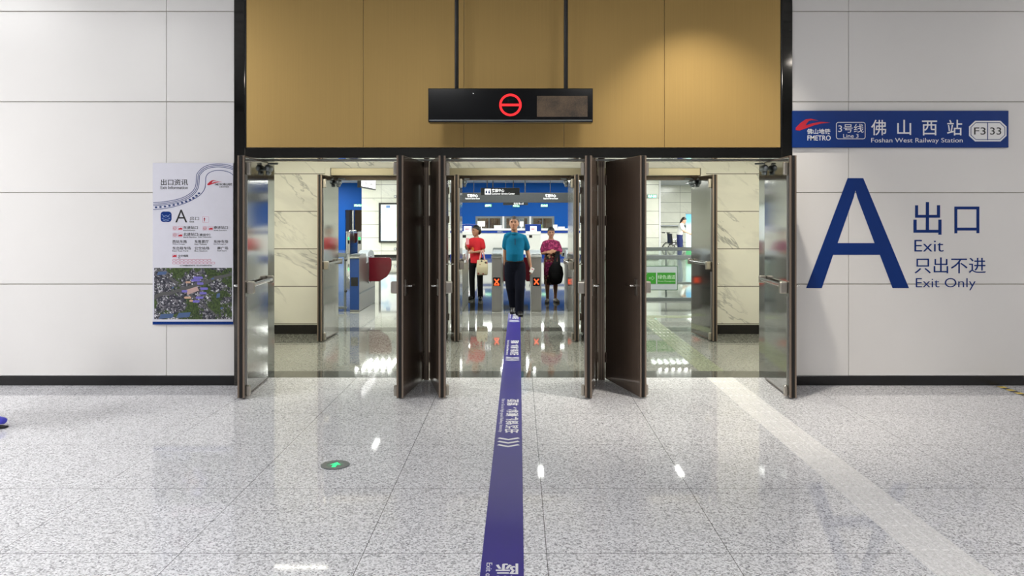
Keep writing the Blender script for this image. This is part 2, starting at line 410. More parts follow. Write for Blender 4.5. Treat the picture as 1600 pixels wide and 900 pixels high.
# wall core
JL, JR = -2.615, 2.565           # inner faces of the opening
struct('wall_core', MB().box(-14, JL-.03, FY+.061, 8.25, 0, ZT).box(JR+.03, 14, FY+.061, 8.25, 0, ZT).box(JL-.03, JR+.03, 7.92, 8.25, 2.27, ZT), 'cream', 'thick wall core between concourse and lobby', 'wall')
struct('trim_7', MB().box(JL-.029, JL, FY+.05, 8.25, 0, 2.27).box(gx[0]-.012, JL-.029, FY+.05, FY+.06, 0, 2.27), 'silver_mirror', 'mirror steel lining of the opening beside the leftmost door', 'jamb', .002)
struct('trim_8', MB().box(JR, JR+.029, FY+.05, 8.25, 0, 2.27).box(JR+.029, gx[-1]+.012, FY+.05, FY+.06, 0, 2.27), 'silver_mirror', 'mirror steel lining of the opening beside the rightmost door', 'jamb', .002)
# frame posts and head of the front doors
HY = 7.84
def post(nm, xa, xb, y, zt, label, d=.07):
    mb = MB(); mb.box(xa, xb, y-d/2, y+d/2, 0, zt)
    o = struct(nm, mb, 'bronze', label, 'door post', .003)
    q = MB()
    c = (xa+xb)/2
    for f in (-.012, .012): q.box(c+f-.002, c+f+.002, y-d/2-.004, y-d/2-.0005, .01, zt-.01)
    q.build('groove_strip', 'rubber', o)
    return o
post('trim_9', -.964, -.912, HY, 2.215, 'bronze post between left and middle front doorways')
post('trim_10', .800, .868, HY, 2.215, 'bronze post between middle and right front doorways')
hd = struct('trim_11', MB().box(JL, JR, 7.80, 7.92, 2.215, 2.27), 'bronze_dark', 'dark bronze head frame over the front doors', 'door head', .003)
MB().box(JL, JR, 7.795, 7.80, 2.218, 2.226).build('seal_strip', 'steel', hd)
# lobby
struct('wall_inner', MB().box(-3.9, -2.66, IY, 11.2, .13, 2.75).box(2.61, 3.9, IY, 11.2, .13, 2.75).box(-2.66, 2.61, IY, 11.2, 2.24, 2.75), 'marble', 'cream veined marble wall around the inner doors', 'wall')
struct('baseboard_inner', MB().box(-3.9, -2.66, IY+.004, 11.19, 0, .13).box(2.61, 3.9, IY+.004, 11.19, 0, .13), 'skirt', 'black skirting under the marble lobby wall', 'skirting')
struct('wall_lobby_left', MB().box(-4.1, -3.9, 8.25, 11.2, 0, 2.75), 'marble', 'marble end wall of the lobby, left', 'wall')
struct('wall_lobby_right', MB().box(3.9, 4.1, 8.25, 11.2, 0, 2.75), 'marble', 'marble end wall of the lobby, right', 'wall')
struct('ceiling.001', MB().box(-4.1, 4.1, 8.25, 11.2, 2.75, 2.9), 'hall_ceil', 'plain grey lobby ceiling', 'ceiling')
HY2 = 10.97
struct('trim_12', MB().box(-2.655, 2.605, 11.0, 11.12, 2.17, 2.239), 'bronze_dark', 'dark bronze head frame over the inner doors', 'door head', .003)
post('trim_13', -.97, -.89, 11.05, 2.17, 'bronze post between left and middle inner doorways')
post('trim_14', .76, .85, 11.05, 2.17, 'bronze post between middle and right inner doorways')
bx0, bx1 = X(508, 10.72), X(1103, 10.72)
bm_ = thing('header_beam', 'long satin metal header beam mounted above the inner doors', 'beam', (0, 10.72, 2.22))
MB((0, 10.72, 2.22)).box(bx0+.08, bx1-.08, 10.72, IY-.002, 2.222, 2.326).build('beam_body', 'beam', bm_, .004)
for a, b in ((bx0, bx0+.075), (bx1-.075, bx1)):
    MB((0, 10.72, 2.22)).box(a, b, 10.705, IY-.002, 2.216, 2.330).build('end_box', 'cream', bm_, .004)
# concourse shell behind the camera
struct('ceiling', MB().box(-9, 9, -6, 7.55, ZT, ZT+.1), 'skirt', 'dark void above the concourse ceiling', 'ceiling')
cp = MB()
y = -5.9
while y < 7.2:
    cp.box(-9, 9, y, y+.50, ZT-.05, ZT-.01); y += .56
struct('ceiling.002', cp, 'ceil', 'grey strip panels of the concourse ceiling', 'ceiling')
struct('wall_rear', MB().box(-9, 9, -6.1, -6, 0, ZT), 'ceil', 'grey wall behind the viewer', 'wall')
struct('wall_concourse_left', MB().box(-9.1, -9, -6, 7.6, 0, ZT), 'panel', 'white side wall of the concourse, left', 'wall')
struct('wall_concourse_right', MB().box(9, 9.1, -6, 7.6, 0, ZT), 'panel', 'white side wall of the concourse, right', 'wall')
# hall shell
HZ = 3.30
struct('ceiling.003', MB().box(-14, 14, 11.2, 42, HZ, HZ+.1), 'hall_ceil', 'light grey ceiling of the station hall', 'ceiling')
struct('wall_hall_front', MB().box(-14, -3.9, 11.1, 11.2, 0, HZ).box(3.9, 14, 11.1, 11.2, 0, HZ).box(-3.9, 3.9, 11.12, 11.2, 2.75, HZ), 'cream', 'hall side of the lobby wall', 'wall')
struct('wall_hall_left', MB().box(-14.1, -14, 11.2, 42, 0, HZ), 'marble_side', 'marble wall at the left side of the hall', 'wall')
struct('wall_hall_right', MB().box(14, 14.1, 11.2, 42, 0, HZ), 'marble_side', 'marble wall at the right side of the hall', 'wall')
BY = 38.0
bw = MB()
WX = [X(743, BY), X(785, BY), X(788, BY), X(827, BY), X(830, BY), X(866, BY)]
wz0, wz1 = .95, Z(338, BY)
DX0, DX1 = X(539, BY), X(566, BY)
bw.box(-9.2, DX0, BY, BY+.2, 0, HZ).box(DX0, DX1, BY, BY+.2, 1.97, HZ).box(DX1, WX[0], BY, BY+.2, 0, HZ)
bw.box(WX[0], WX[-1], BY, BY+.2, 0, wz0).box(WX[0], WX[-1], BY, BY+.2, wz1+.0, HZ)
bw.box(WX[-1], 4.5, BY, BY+.2, 0, HZ)
struct('wall_far', bw, 'blue_wall', 'deep blue far wall of the hall', 'wall')
struct('wall_far_left', MB().box(-14, -9.2, BY, BY+.2, 0, HZ), 'marble_hall', 'pale marble end of the far wall, left', 'wall')
struct('wall_far_right', MB().box(4.5, 14, 41, 41.2, 0, HZ), 'marble_hall', 'pale marble far wall behind the staff member', 'wall')
struct('wall_far_return', MB().box(4.4, 4.5, BY+.2, 41.2, 0, HZ), 'blue_wall', 'short return of the blue far wall', 'wall')
struct('wall_back_room', MB().box(-9, 4.4, 41.0, 41.1, 0, HZ), 'room_dark', 'dim back wall behind the far windows', 'wall')
struct('wall_block_left', MB().box(-6.3, -2.75, 30.9, 31.9, .12, HZ), 'marble_hall', 'marble wall block carrying the lit map board', 'wall')
struct('baseboard_block_left', MB().box(-6.3, -2.75, 30.904, 31.89, 0, .12), 'skirt', 'black skirting under the marble block', 'skirting')
struct('wall_block_right', MB().box(2.45, 5.6, 30.9, 31.9, .12, HZ), 'marble_hall', 'marble wall block behind the glass fence', 'wall')
struct('baseboard_block_right', MB().box(2.45, 5.6, 30.904, 31.89, 0, .12), 'skirt', 'black skirting under the right marble block', 'skirting')
struct('trim_15', MB().box(5.60, 5.67, 30.88, 31.92, 0, HZ), 'white', 'white corner bead of the right marble block', 'trim')

# ------------------------------------------------------------------ lamps
for x, y, z, sx, sy, p, warm in FRONT_LAMPS:
    ceiling_lamp('ceiling_light', 'square white panel lamp in the concourse ceiling', x, y, ZT-.05, sx, sy, p, WARM if warm else WHITE, 'lamp', 'concourse ceiling lamps')
r = thing('downlight', 'small round downlight close to the gold wall', 'ceiling light', (DOWNLIGHT[0], DOWNLIGHT[1], ZT-.05))
MB().disc((0, 0, 0), .11, -.03, 0, 28, .07).build('trim_ring', 'white', r); MB().disc((0, 0, 0), .07, -.012, -.002, 24).build('diffuser', 'lamp', r)
L = bpy.data.lights.new('spot_light', 'SPOT'); L.energy = DOWNLIGHT[2]; L.spot_size = math.radians(74); L.spot_blend = .75; L.shadow_soft_size = .06; L.color = (1.0, .93, .82)
o = bpy.data.objects.new('spot_light', L); COL.objects.link(o); o.parent = r; o.location = (0, 0, -.04); o.rotation_euler = (math.radians(16), 0, 0)
for x, y, z, sx, sy, p in LOBBY_FILL:
    ceiling_lamp('ceiling_light', 'oblong fill panel added in the lobby ceiling', x, y, 2.749, sx, sy, p, LOBBY_COL, 'lamp_in', 'added lobby fill panels')
for x, y, sx, sy, p in LOBBY_SLIM:
    ceiling_lamp('linear_light', 'slim linear lamp in the lobby ceiling', x, y, 2.749, sx, sy, p, LOBBY_COL, 'lamp_in', 'slim lobby lamps')
for x, y, sx, sy, p in HALL_FILL:
    ceiling_lamp('ceiling_light', 'broad white fill lamp added in the station hall ceiling', x, y, HZ-.001, sx, sy, p, HALL_COL, 'lamp', 'added station hall fill lamps')
for x, y, sx, sy, p in STRIPES:
    ceiling_lamp('linear_light', 'slim lamp in a row of six in the station hall ceiling', x, y, HZ-.001, sx, sy, p, HALL_COL, 'lamp', 'striped station hall lamps')
for x, y, sx, sy, p in HALL_SLIM:
    ceiling_lamp('linear_light', 'slim white lamp in the station hall ceiling', x, y, HZ-.001, sx, sy, p, HALL_COL, 'lamp', 'slim station hall lamps')

# ------------------------------------------------------------------ doors
LEAF_T, LEAF_H = .058, 2.205
def door(n, label, hx, hy, nx, ny, side, L=.86):
    """side +1: hinged at its left (leaf local +y is the inner, mirrored face); -1: hinged at its right"""
    ang = math.atan2(ny-hy, nx-hx)
    r = thing('door_%d' % n, label, 'door', (hx, hy, 0), ang, None, 'structure')
    s = side; h = LEAF_T/2
    def b(mb, x0, x1, ya, yb, z0, z1):
        y0, y1 = sorted((s*ya, s*yb)); return mb.box(x0, x1, y0, y1, z0, z1)
    b(MB(), .012, L, -h, h, .014, LEAF_H).build('panel', 'bronze_dark', r, .004)
    b(MB(), .03, L-.02, h, h+.003, .03, LEAF_H-.015).build('mirror_sheet', 'silver_mirror', r, .001)
    b(MB(), L-.002, L+.007, -.012, .010, .014, LEAF_H).build('edge_seal', 'rubber', r)
    e = MB(); b(e, L-.004, L+.004, .016, h+.002, .014, LEAF_H); b(e, L-.004, L+.004, -h-.002, -.018, .014, LEAF_H); e.build('edge_strip', 'bronze', r, .001)
    pb = MB()
    b(pb, .06, L-.06, h+.038, h+.068, 1.008, 1.042)
    bar = pb.build('push_bar', 'chrome', r, .008, seg=3)
    q = MB(); b(q, L-.10, L-.045, h+.003, h+.072, .95, 1.06); q.build('push_bar_case', 'nickel', r, .012, seg=3)
    q = MB(); b(q, .045, .10, h+.003, h+.07, .985, 1.06); q.build('push_bar_case', 'nickel', r, .012, seg=3)
    q = MB(); b(q, L-.075, L-.03, h+.003, h+.045, 2.03, 2.15); o = q.build('latch_case', 'nickel', r, .012, seg=3)
    q = MB(); b(q, L-.075, L-.03, h+.003, h+.04, .02, .12); q.build('latch_case', 'nickel', r, .012, seg=3)
    q = MB(); b(q, L-.058, L-.046, h+.003, h+.012, 1.07, 2.03); b(q, L-.058, L-.046, h+.003, h+.012, .12, .925); q.build('latch_rod', 'steel_v', r)
    q = MB(); q.limb([(.10, s*(h+.045), 2.13), (.22, s*(h+.045), 2.13)], [(.035, .030)]*2, 12, (0, 0, 1))
    q.limb([(.13, s*(h+.04), 2.085), (.19, s*(h+.04), 2.085)], [.022, .022], 10)
    c = q.build('door_closer', 'steel_dull', r, smooth=True)
    q = MB(); q.tube([(.16, s*(h+.04), 2.15), (.16, s*(h+.04), 2.178), (.045, s*(h+.10), 2.185)], .009, 8, (0, 1, 0)); q.build('closer_arm', 'steel_dull', c)
    q = MB(); q.limb([(L-.09, -s*h, 1.02), (L-.09, -s*(h+.05), 1.02)], [.011, .011], 10); q.limb([(L-.09, -s*(h+.052), 1.02), (L-.20, -s*(h+.052), 1.02)], [.012, .010], 10); 
    hd_ = q.build('lever_handle', 'chrome', r, smooth=True)
    q = MB(); b(q, L-.115, L-.065, -h-.006, -h, .93, 1.08); q.build('lever_plate', 'nickel', hd_, .003)
    for z0 in (.18, 1.56, 1.97):
        q = MB(); q.tube([(.002, -s*(h+.004), z0), (.002, -s*(h+.004), z0+.10)], .010, 10); b(q, .002, .05, -h-.003, -h, z0, z0+.10)
        q.build('hinge', 'bronze', r)
    return r
D = door
D(1, 'leftmost front door standing wide open beside the poster, mirror face to the right', -2.572, 7.83, -2.512, 6.985, 1)
D(2, 'open front door on the left side of the left bronze post', -.985, 7.83, -1.075, 6.985, -1)
D(3, 'open front door on the right side of the left bronze post', -.880, 7.83, -.695, 6.985, 1)
D(4, 'open front door on the left side of the right bronze post', .770, 7.83, .628, 6.985, -1)
D(5, 'half-turned front door on the right side of the right bronze post, broad dark bronze face showing', .897, 7.83, 1.130, 6.985, 1)
D(6, 'rightmost front door standing wide open beside the large blue letter', 2.516, 7.83, 2.475, 6.985, -1)
D(7, 'leftmost inner door, standing open before the marble wall', -2.585, 10.95, -2.625, 10.12, 1, .80)
D(8, 'inner door hidden behind the left pair of front doors', -1.03, 10.95, -1.02, 10.12, -1, .80)
D(9, 'inner door on the left side of the middle inner doorway', -.835, 10.95, -.822, 10.12, 1, .80)
D(10, 'inner door on the right side of the middle inner doorway, mirror face to the left', .722, 10.95, .760, 10.12, -1, .80)
D(11, 'inner door hidden behind the right pair of front doors', .905, 10.95, .99, 10.12, 1, .80)
D(12, 'rightmost inner door, mirror face to the left, standing before the marble wall', 2.465, 10.95, 2.585, 10.12, -1, .80)

# ------------------------------------------------------------------ hanging lane sign before the gold wall
SY = 6.9
sx0, sx1, sz0, sz1 = X(669, SY), X(926.5, SY), Z(191, SY), Z(138, SY)
s_ = thing('hanging_sign', 'long black hanging sign with red no-entry ring before the gold wall', 'sign', ((sx0+sx1)/2, SY, sz0))
o_ = s_.location.copy()
MB(o_).prism([(SY, sz0+.012), (SY+.012, sz0), (SY+.15, sz0), (SY+.15, sz1), (SY, sz1)], 'yz', sx0, sx1).build('case', 'black_gloss', s_, .004)
MB(o_).box(sx0+.01, sx1-.01, SY-.001, SY+.003, sz0+.014, sz0+.022).build('edge_strip', 'steel_dull', s_)
cx, cz = X(797.5, SY), Z(164, SY)
ring = MB(o_); R1, R0 = .100, .080
pts = [(cx+.09*math.cos(2*PI*k/48), cz+.09*math.sin(2*PI*k/48)) for k in range(48)]
ring.ribbon(pts, .020, 'xz', SY-.003, SY, True)
ring.box(cx-.086, cx+.086, SY-.0028, SY-.0002, cz-.011, cz+.011).build('no_entry_ring', 'led_red', s_)
t = NT('led_matrix_off'); n1 = t.noise(t.coord(), 7, 3)[0]; n2 = t.noise(t.coord(), 160, 2)[0]
t.set(t.ramp(t.math('ADD', t.math('MULTIPLY', n1, .7), t.math('MULTIPLY', n2, .4)), [(.35, rgb(52, 46, 42)), (.75, rgb(120, 100, 78))]), .35, .3, .5)
M['led_off'] = t.m
MB(o_).box(X(839, SY), X(918, SY), SY-.003, SY, Z(182.5, SY), Z(150, SY)).box(X(879, SY)-.001, X(879, SY)+.001, SY-.0034, SY, Z(182, SY), Z(151, SY)).build('display_panel', 'led_off', s_)
MB(o_).ell((X(739.5, SY), SY-.001, Z(146, SY)), (.004, .002, .004), 8, 5).build('indicator_light', 'sign_white', s_)
for px in (712.5, 885):
    MB(o_).limb([(X(px, SY), SY+.07, sz1-.005), (X(px, SY), SY+.07, ZT-.03)], [.019, .019], 14).build('hanger_rod', 'black', s_, smooth=True)

# ------------------------------------------------------------------ station name sign (right wall)
SY = FY-.03
sx0, sx1, sz0, sz1 = X(1238.5, SY), X(1576, SY), Z(230.5, SY), Z(173, SY)
s_ = thing('station_sign', 'long blue station name sign on the right panel wall', 'sign', (sx0, SY, sz0)); o_ = s_.location.copy()
MB(o_).box(sx0, sx1, SY, FY-.001, sz0, sz1).build('board', 'sign_blue', s_, .003)
K = .225
U = lambda u: X(1230+u*K, SY)
V = lambda v: Z(160+v*K, SY)
SW = [(58, 192), (60, 175), (95, 140), (130, 117), (165, 113), (215, 126), (170, 124), (150, 128), (135, 145), (128, 160), (175, 145), (230, 135), (297, 140), (240, 146), (190, 158), (130, 180), (85, 196)]
def swoosh(uv, y, parent, off):
    return MB(off).prism([uv(a, b) for a, b in SW], 'xz', y-.002, y-.0002).build('logo_swoosh', 'ink_red', parent)
swoosh(lambda a, b: (U(a), V(b)), SY, s_, o_)
def wt(s, u0, u1, v0, v1, m='white', bold=0.): return wall_text(s, U(u0), U(u1), V(v1), V(v0), SY-.0002, m, s_, 'lettering', bold, o_)
def wt(s, u0, u1, v0, v1, m='white', bold=0.):
    return text(s, (U(u0), SY-.0002, V(v1)), (1, 0, 0), (0, 0, 1), U(u1)-U(u0), V(v0)-V(v1), m, s_, 'lettering', .0015, bold, o_)
wt('佛山地铁', 137, 300, 183, 220, bold=.012); wt('FMETRO', 140, 302, 229, 265, bold=.012)
wt('3号线', 354, 530, 150, 210); wt('Line 3', 389, 495, 219, 246)
for ch, a in (('佛', 583), ('山', 764), ('西', 936), ('站', 1110)): wt(ch, a, a+(104 if ch != '山' else 96), 121 if ch != '西' else 126, 229 if ch != '山' else 226, bold=.006)
wt('Foshan West Railway Station', 583, 1218, 247, 288)
def rrect(x0, x1, z0, z1, r, k=5):
    P = []
    for cx_, cz_, a in ((x1-r, z1-r, 0), (x0+r, z1-r, 90), (x0+r, z0+r, 180), (x1-r, z0+r, 270)):
        for i in range(k+1): q = math.radians(a+90*i/k); P.append((cx_+r*math.cos(q), cz_+r*math.sin(q)))
    return P
MB(o_).ribbon(rrect(U(341), U(541), V(253), V(139), .02), .006, 'xz', SY-.002, SY-.0002, True).build('line_box', 'white', s_)
oc = lambda m: [(U(a), V(b)) for a, b in ((1262+m, 168+m*.4), (1304+m*.4, 128+m), (1481-m*.4, 128+m), (1523-m, 168+m*.4), (1523-m, 232-m*.4), (1481-m*.4, 271-m), (1304+m*.4, 271-m), (1262+m, 232-m*.4))]
MB(o_).prism(oc(0), 'xz', SY-.0015, SY-.0002).build('number_plate', 'white', s_)
pl = MB(o_).ribbon(oc(13), .006, 'xz', SY-.0028, SY-.0015, True); pl.box(U(1391)-.004, U(1391)+.004, SY-.0026, SY-.0015, V(262), V(138)); pl.build('number_outline', 'ink_blue', s_)
for sx_, a, b in (('F3', 1297, 1377), ('33', 1408, 1485)):
    text(sx_, (U(a), SY-.0016, V(224)), (1, 0, 0), (0, 0, 1), U(b)-U(a), V(174)-V(224), 'ink_black', s_, 'lettering', .0015, 0, o_)

# ------------------------------------------------------------------ big wall lettering
AY = FY-.0005; K3 = 360/1473
U = lambda u: X(1240+u*K3, AY)
V = lambda v: Z(260+v*K3, AY)
s_ = thing('exit_letter', 'giant blue exit letter stuck on the right panel wall', 'wall lettering', (U(80), AY, V(778))); o_ = s_.location.copy()
mb = MB(o_)
pp = lambda L: [(U(a), V(b)) for a, b in L]
a0, a1 = AY-.0022, AY-.0004
mb.prism(pp([(80, 778), (345, 75), (395, 75), (395, 152), (383, 200), (281, 490), (252, 565), (180, 778)]), 'xz', a0, a1)
mb.prism(pp([(395, 75), (445, 75), (737, 778), (632, 778), (551, 565), (517, 490), (408, 200), (395, 152)]), 'xz', a0, a1)
mb.prism(pp([(281, 490), (517, 490), (551, 565), (252, 565)]), 'xz', a0, a1)
mb.build('letter', 'ink_blue', s_)
def wl_text(lbl, lines):
    s_ = thing('wall_lettering', lbl, 'wall lettering', (U(770), AY, V(lines[-1][4]))); o_ = s_.location.copy()
    for s, a, b, c, d, bo in lines:
        text(s, (U(a), AY-.0004, V(d)), (1, 0, 0), (0, 0, 1), U(b)-U(a), V(c)-V(d), 'ink_blue', s_, 'lettering', .0018, bo, o_)
wl_text('large blue exit characters right of the giant blue letter', [('出', 766, 945, 228, 437, .004), ('口', 1028, 1187, 257, 428, .004), ('Exit', 772, 958, 470, 545, -.006)])
wl_text('small blue exit-only lines under the large exit characters', [('只出不进', 773, 1228, 582, 684, 0), ('Exit Only', 781, 1163, 714, 792, -.008)])

# ------------------------------------------------------------------ exit information poster (left wall)
PY = FY-.022
px0, px1, pz0, pz1 = X(238.5, PY), X(365, PY)-.004, Z(507, PY), Z(254.5, PY)
s_ = thing('information_poster', 'tall white exit information poster with aerial photo on the left panel wall', 'poster', (px0, PY, pz0)); o_ = s_.location.copy()
MB(o_).box(px0, px1, PY, FY-.001, pz0, pz1).build('board', 'poster', s_, .002)
MB(o_).box(px0, px1, PY-.001, PY, pz0, Z(502.5, PY)).build('blue_strip', 'sign_blue', s_)
XX = lambda p: X(p, PY)
ZZ = lambda p: Z(p, PY)
t = NT('aerial_photo'); p = t.coord()
vo = t.n('ShaderNodeTexVoronoi'); t.put(vo.inputs['Vector'], p); vo.inputs['Scale'].default_value = 75
cell = t.xyz(vo.outputs['Color'])[0]
big = t.noise(p, 7.5, 4, .6)[0]
town = t.ramp(cell, [(.1, rgb(40, 42, 52)), (.5, rgb(78, 78, 88)), (.82, rgb(132, 130, 136)), (.97, rgb(214, 214, 220))])
green = t.ramp(t.noise(p, 60, 3)[0], [(.3, rgb(36, 50, 28)), (.7, rgb(82, 102, 56))])
c = t.mix(t.ramp(big, [(.49, g(0)), (.53, g(1))]), town, green)
q = t.xyz(p)
wob = t.math('MULTIPLY', t.math('SUBTRACT', t.noise(p, 3, 2)[0], .5), .10)
zr = t.math('ADD', t.math('SUBTRACT', q[2], .97), wob)
rail = t.math('LESS_THAN', t.math('ABSOLUTE', t.math('SUBTRACT', zr, t.math('MULTIPLY', t.math('ADD', q[0], 3.18), .28))), .016)
road = t.math('LESS_THAN', t.math('ABSOLUTE', t.math('ADD', t.math('ADD', zr, .10), t.math('MULTIPLY', t.math('ADD', q[0], 3.18), .75))), .010)
c = t.mix(t.math('MAXIMUM', rail, road), c, rgb(92, 92, 92))
M['aerial'] = t.set(c, .35, 0, .4)
MB(o_).box(XX(241), XX(362.5), PY-.0012, PY, ZZ(499), ZZ(418.5)).build('aerial_photo', 'aerial', s_)
sp = MB(o_).prism([(XX(291), ZZ(453)), (XX(308), ZZ(447.5)), (XX(311), ZZ(454)), (XX(293), ZZ(460.5))], 'xz', PY-.0022, PY-.0012); sp.build('station_roof', plain('roof_salmon', rgb(196, 164, 158), .5), s_)
M['violet'] = plain('violet_tag', rgb(120, 112, 200), .5); M['tan'] = plain('tan_tag', rgb(206, 168, 142), .5); M['roof_blue'] = plain('blue_roof_print', rgb(74, 98, 140), .5)
for a, b, w_ in ((302, 434, 15), (299, 438, 14), (313, 451, 12), (284, 455, 9), (312, 458, 11), (306, 465, 12), (301, 471, 11), (308, 443, 10)):
    MB(o_).prism(rrect(XX(a), XX(a+w_), ZZ(b+1.8), ZZ(b-1.8), .009, 3), 'xz', PY-.0026, PY-.0014).build('map_tag', 'violet', s_)
for a, b, w_ in ((290, 441, 8), (288, 465, 11), (296, 470, 6)):
    MB(o_).prism(rrect(XX(a), XX(a+w_), ZZ(b+1.6), ZZ(b-1.6), .008, 3), 'xz', PY-.0026, PY-.0014).build('map_tag', 'tan', s_)
for a, b, w_, h_ in ((245, 424, 16, 6), (338, 458, 6, 8), (330, 434, 5, 3), (276, 488, 22, 9), (248, 490, 24, 8), (268, 448, 4, 3), (344, 480, 5, 3)):
    MB(o_).prism([(XX(a), ZZ(b+h_)), (XX(a+w_*.9), ZZ(b+h_*.8)), (XX(a+w_), ZZ(b)), (XX(a+w_*.15), ZZ(b+h_*.1))], 'xz', PY-.0018, PY-.0012).build('roof_print', 'roof_blue', s_)
# wave graphic
K4 = 132/1398
W = lambda L: [(max(px0+.001, min(px1-.001, XX(236+a*K4))), ZZ(250+b*K4)) for a, b in L]
def smooth_path(L, n=6):
    P = [Vector(p) for p in L]; out = []
    for i in range(len(P)-1):
        p0, p1, p2, p3 = P[max(i-1, 0)], P[i], P[i+1], P[min(i+2, len(P)-1)]
        for k in range(n):
            u = k/n
            out.append(.5*((2*p1)+(p2-p0)*u+(2*p0-5*p1+4*p2-p3)*u*u+(3*p1-p0-3*p2+p3)*u**3))
    out.append(P[-1]); return out
wv = MB(o_)
base = [(36, 706), (190, 694), (380, 664), (520, 624), (620, 572), (690, 515), (728, 455), (742, 400), (748, 320), (755, 245), (790, 190), (860, 125), (960, 82), (1080, 66), (1200, 70), (1300, 90), (1372, 112)]
for d in (0, 26, 50):
    Ls = []
    for i, (a, b) in enumerate(base):
        tx = base[min(i+1, len(base)-1)][0]-base[max(i-1, 0)][0]; ty = base[min(i+1, len(base)-1)][1]-base[max(i-1, 0)][1]; l = math.hypot(tx, ty)
        Ls.append((a-ty/l*d if 0 < i < len(base)-1 else a, b+tx/l*d))
    wv.ribbon(smooth_path(W(Ls)), .0056, 'xz', PY-.0014, PY-.0002)
low = [(36, 820), (200, 806), (400, 768), (580, 708), (720, 640), (810, 580), (870, 510), (897, 440), (905, 350), (910, 280), (945, 225), (1020, 185), (1110, 172), (1220, 182), (1310, 212), (1370, 250)]
wv.ribbon(smooth_path(W(low)), .0056, 'xz', PY-.0014, PY-.0002)
for a, b in ((84, 784), (157, 778), (231, 769), (305, 757), (376, 744), (446, 726), (515, 707), (581, 684), (643, 657), (700, 627), (751, 591), (794, 551)):
    (cx_, cz_), = W([(a, b)]); wv.prism([(cx_+.0125*math.cos(2*PI*k/12), cz_+.0095*math.sin(2*PI*k/12)) for k in range(12)], 'xz', PY-.0014, PY-.0002)
wv.build('wave_graphic', 'ink_navy', s_)
def pt(s, a, b, c, d, m='ink_black', bold=.008, name='lettering'):
    text(s, (XX(a), PY-.0002, ZZ(d)), (1, 0, 0), (0, 0, 1), XX(b)-XX(a), ZZ(c)-ZZ(d), m, s_, name, .0012, bold, o_)
pt('出口资讯', 251.5, 293.5, 280, 289.5); pt('Exit Information', 251, 293.5, 290.5, 295.5)
swoosh(lambda a, b: (XX(324+(a-58)/240*23), ZZ(281.5+(b-113)/83*8)), PY, s_, o_)
pt('FMETRO佛山地铁', 336, 363, 286, 290, bold=.01); pt('让城市更美好', 342.5, 358, 291, 293)
pt('A', 274, 292.5, 327.5, 347.5, bold=-.004); pt('出口', 297, 311, 338.5, 344, 'ink_black', -.006); pt('Exit', 296.5, 303.5, 345, 347.5)
em = MB(o_).prism(rrect(XX(251), XX(268), ZZ(347), ZZ(330.5), .03), 'xz', PY-.0012, PY-.0002); em.build('emblem', 'sign_blue', s_)
em = MB(o_)
for L in ([(253, 335), (257, 338), (260, 336)], [(266, 335), (262, 338), (259, 336)], [(253, 341), (259.5, 343.5), (266, 341)], [(255, 344), (259.5, 345.5), (264, 344)], [(254.5, 339.5), (257, 337.5), (258.5, 339.8)], [(264.5, 339.5), (262, 337.5), (260.5, 339.8)]):
    em.ribbon([(XX(a), ZZ(b)) for a, b in L], .0035, 'xz', PY-.0020, PY-.0012)
em.build('emblem_lines', plain('emblem_line', rgb(150, 176, 214), .5), s_)
pk = MB(o_)
def pbox(a, b, c, d): pk.ribbon(rrect(XX(a), XX(b), ZZ(d), ZZ(c), .006, 3), .0028, 'xz', PY-.0012, PY-.0002, True)
pbox(316.5, 326, 338.5, 347.5)
for a, b, c, d in ((270, 276.5, 353.5, 360), (278.5, 285, 353.5, 360), (317, 323.5, 353.5, 360), (326, 332.5, 353.5, 360), (270, 276.5, 364, 370.5), (278.5, 285, 364, 370.5), (269.5, 276, 397, 403)): pbox(a, b, c, d)
pk.build('icon_frames', plain('icon_pink', rgb(216, 170, 190), .5), s_)
pk = MB(o_)
pk.ribbon([(XX(319.5), ZZ(346)), (XX(319.5), ZZ(341))], .006, 'xz', PY-.0012, PY-.0002); pk.prism([(XX(318), ZZ(342.5)), (XX(321), ZZ(342.5)), (XX(319.5), ZZ(339.8))], 'xz', PY-.0012, PY-.0002)
for a, b in ((273.2, 356.8), (320.2, 356.8), (273.2, 367.2)):
    pk.ribbon([(XX(a)+.013*math.cos(2*PI*k/16), ZZ(b)+.013*math.sin(2*PI*k/16)) for k in range(16)], .003, 'xz', PY-.0012, PY-.0002, True)
    pk.prism([(XX(a)+.004*math.cos(2*PI*k/8), ZZ(b)+.004*math.sin(2*PI*k/8)) for k in range(8)], 'xz', PY-.0012, PY-.0002)
for a, b in ((278.9, 357), (326.4, 357), (278.9, 367.5), (269.9, 399.6)):
    pk.prism([(XX(a), ZZ(b+1.8)), (XX(a+5.8), ZZ(b+1.8)), (XX(a+5.8), ZZ(b-.8)), (XX(a+3), ZZ(b-1.2)), (XX(a), ZZ(b+.2))], 'xz', PY-.0012, PY-.0002)
pk.build('pictograms', 'ink_red', s_)
for s, a, b, y_ in (('东进站口', 286.5, 309, 353), ('南进站口', 334, 356, 353), ('北进站口', 286.5, 309, 363.6)): pt(s, a, b, y_, y_+5)
pt('East Entrance', 286.5, 305, 359, 361); pt('South Entrance', 334, 354, 359, 361); pt('North Entrance', 286.5, 307, 369.5, 371.5)
pt('（建设中）', 310, 328.5, 364.8, 368.8); pt('Under Construction', 309.5, 330, 369.5, 371.2)
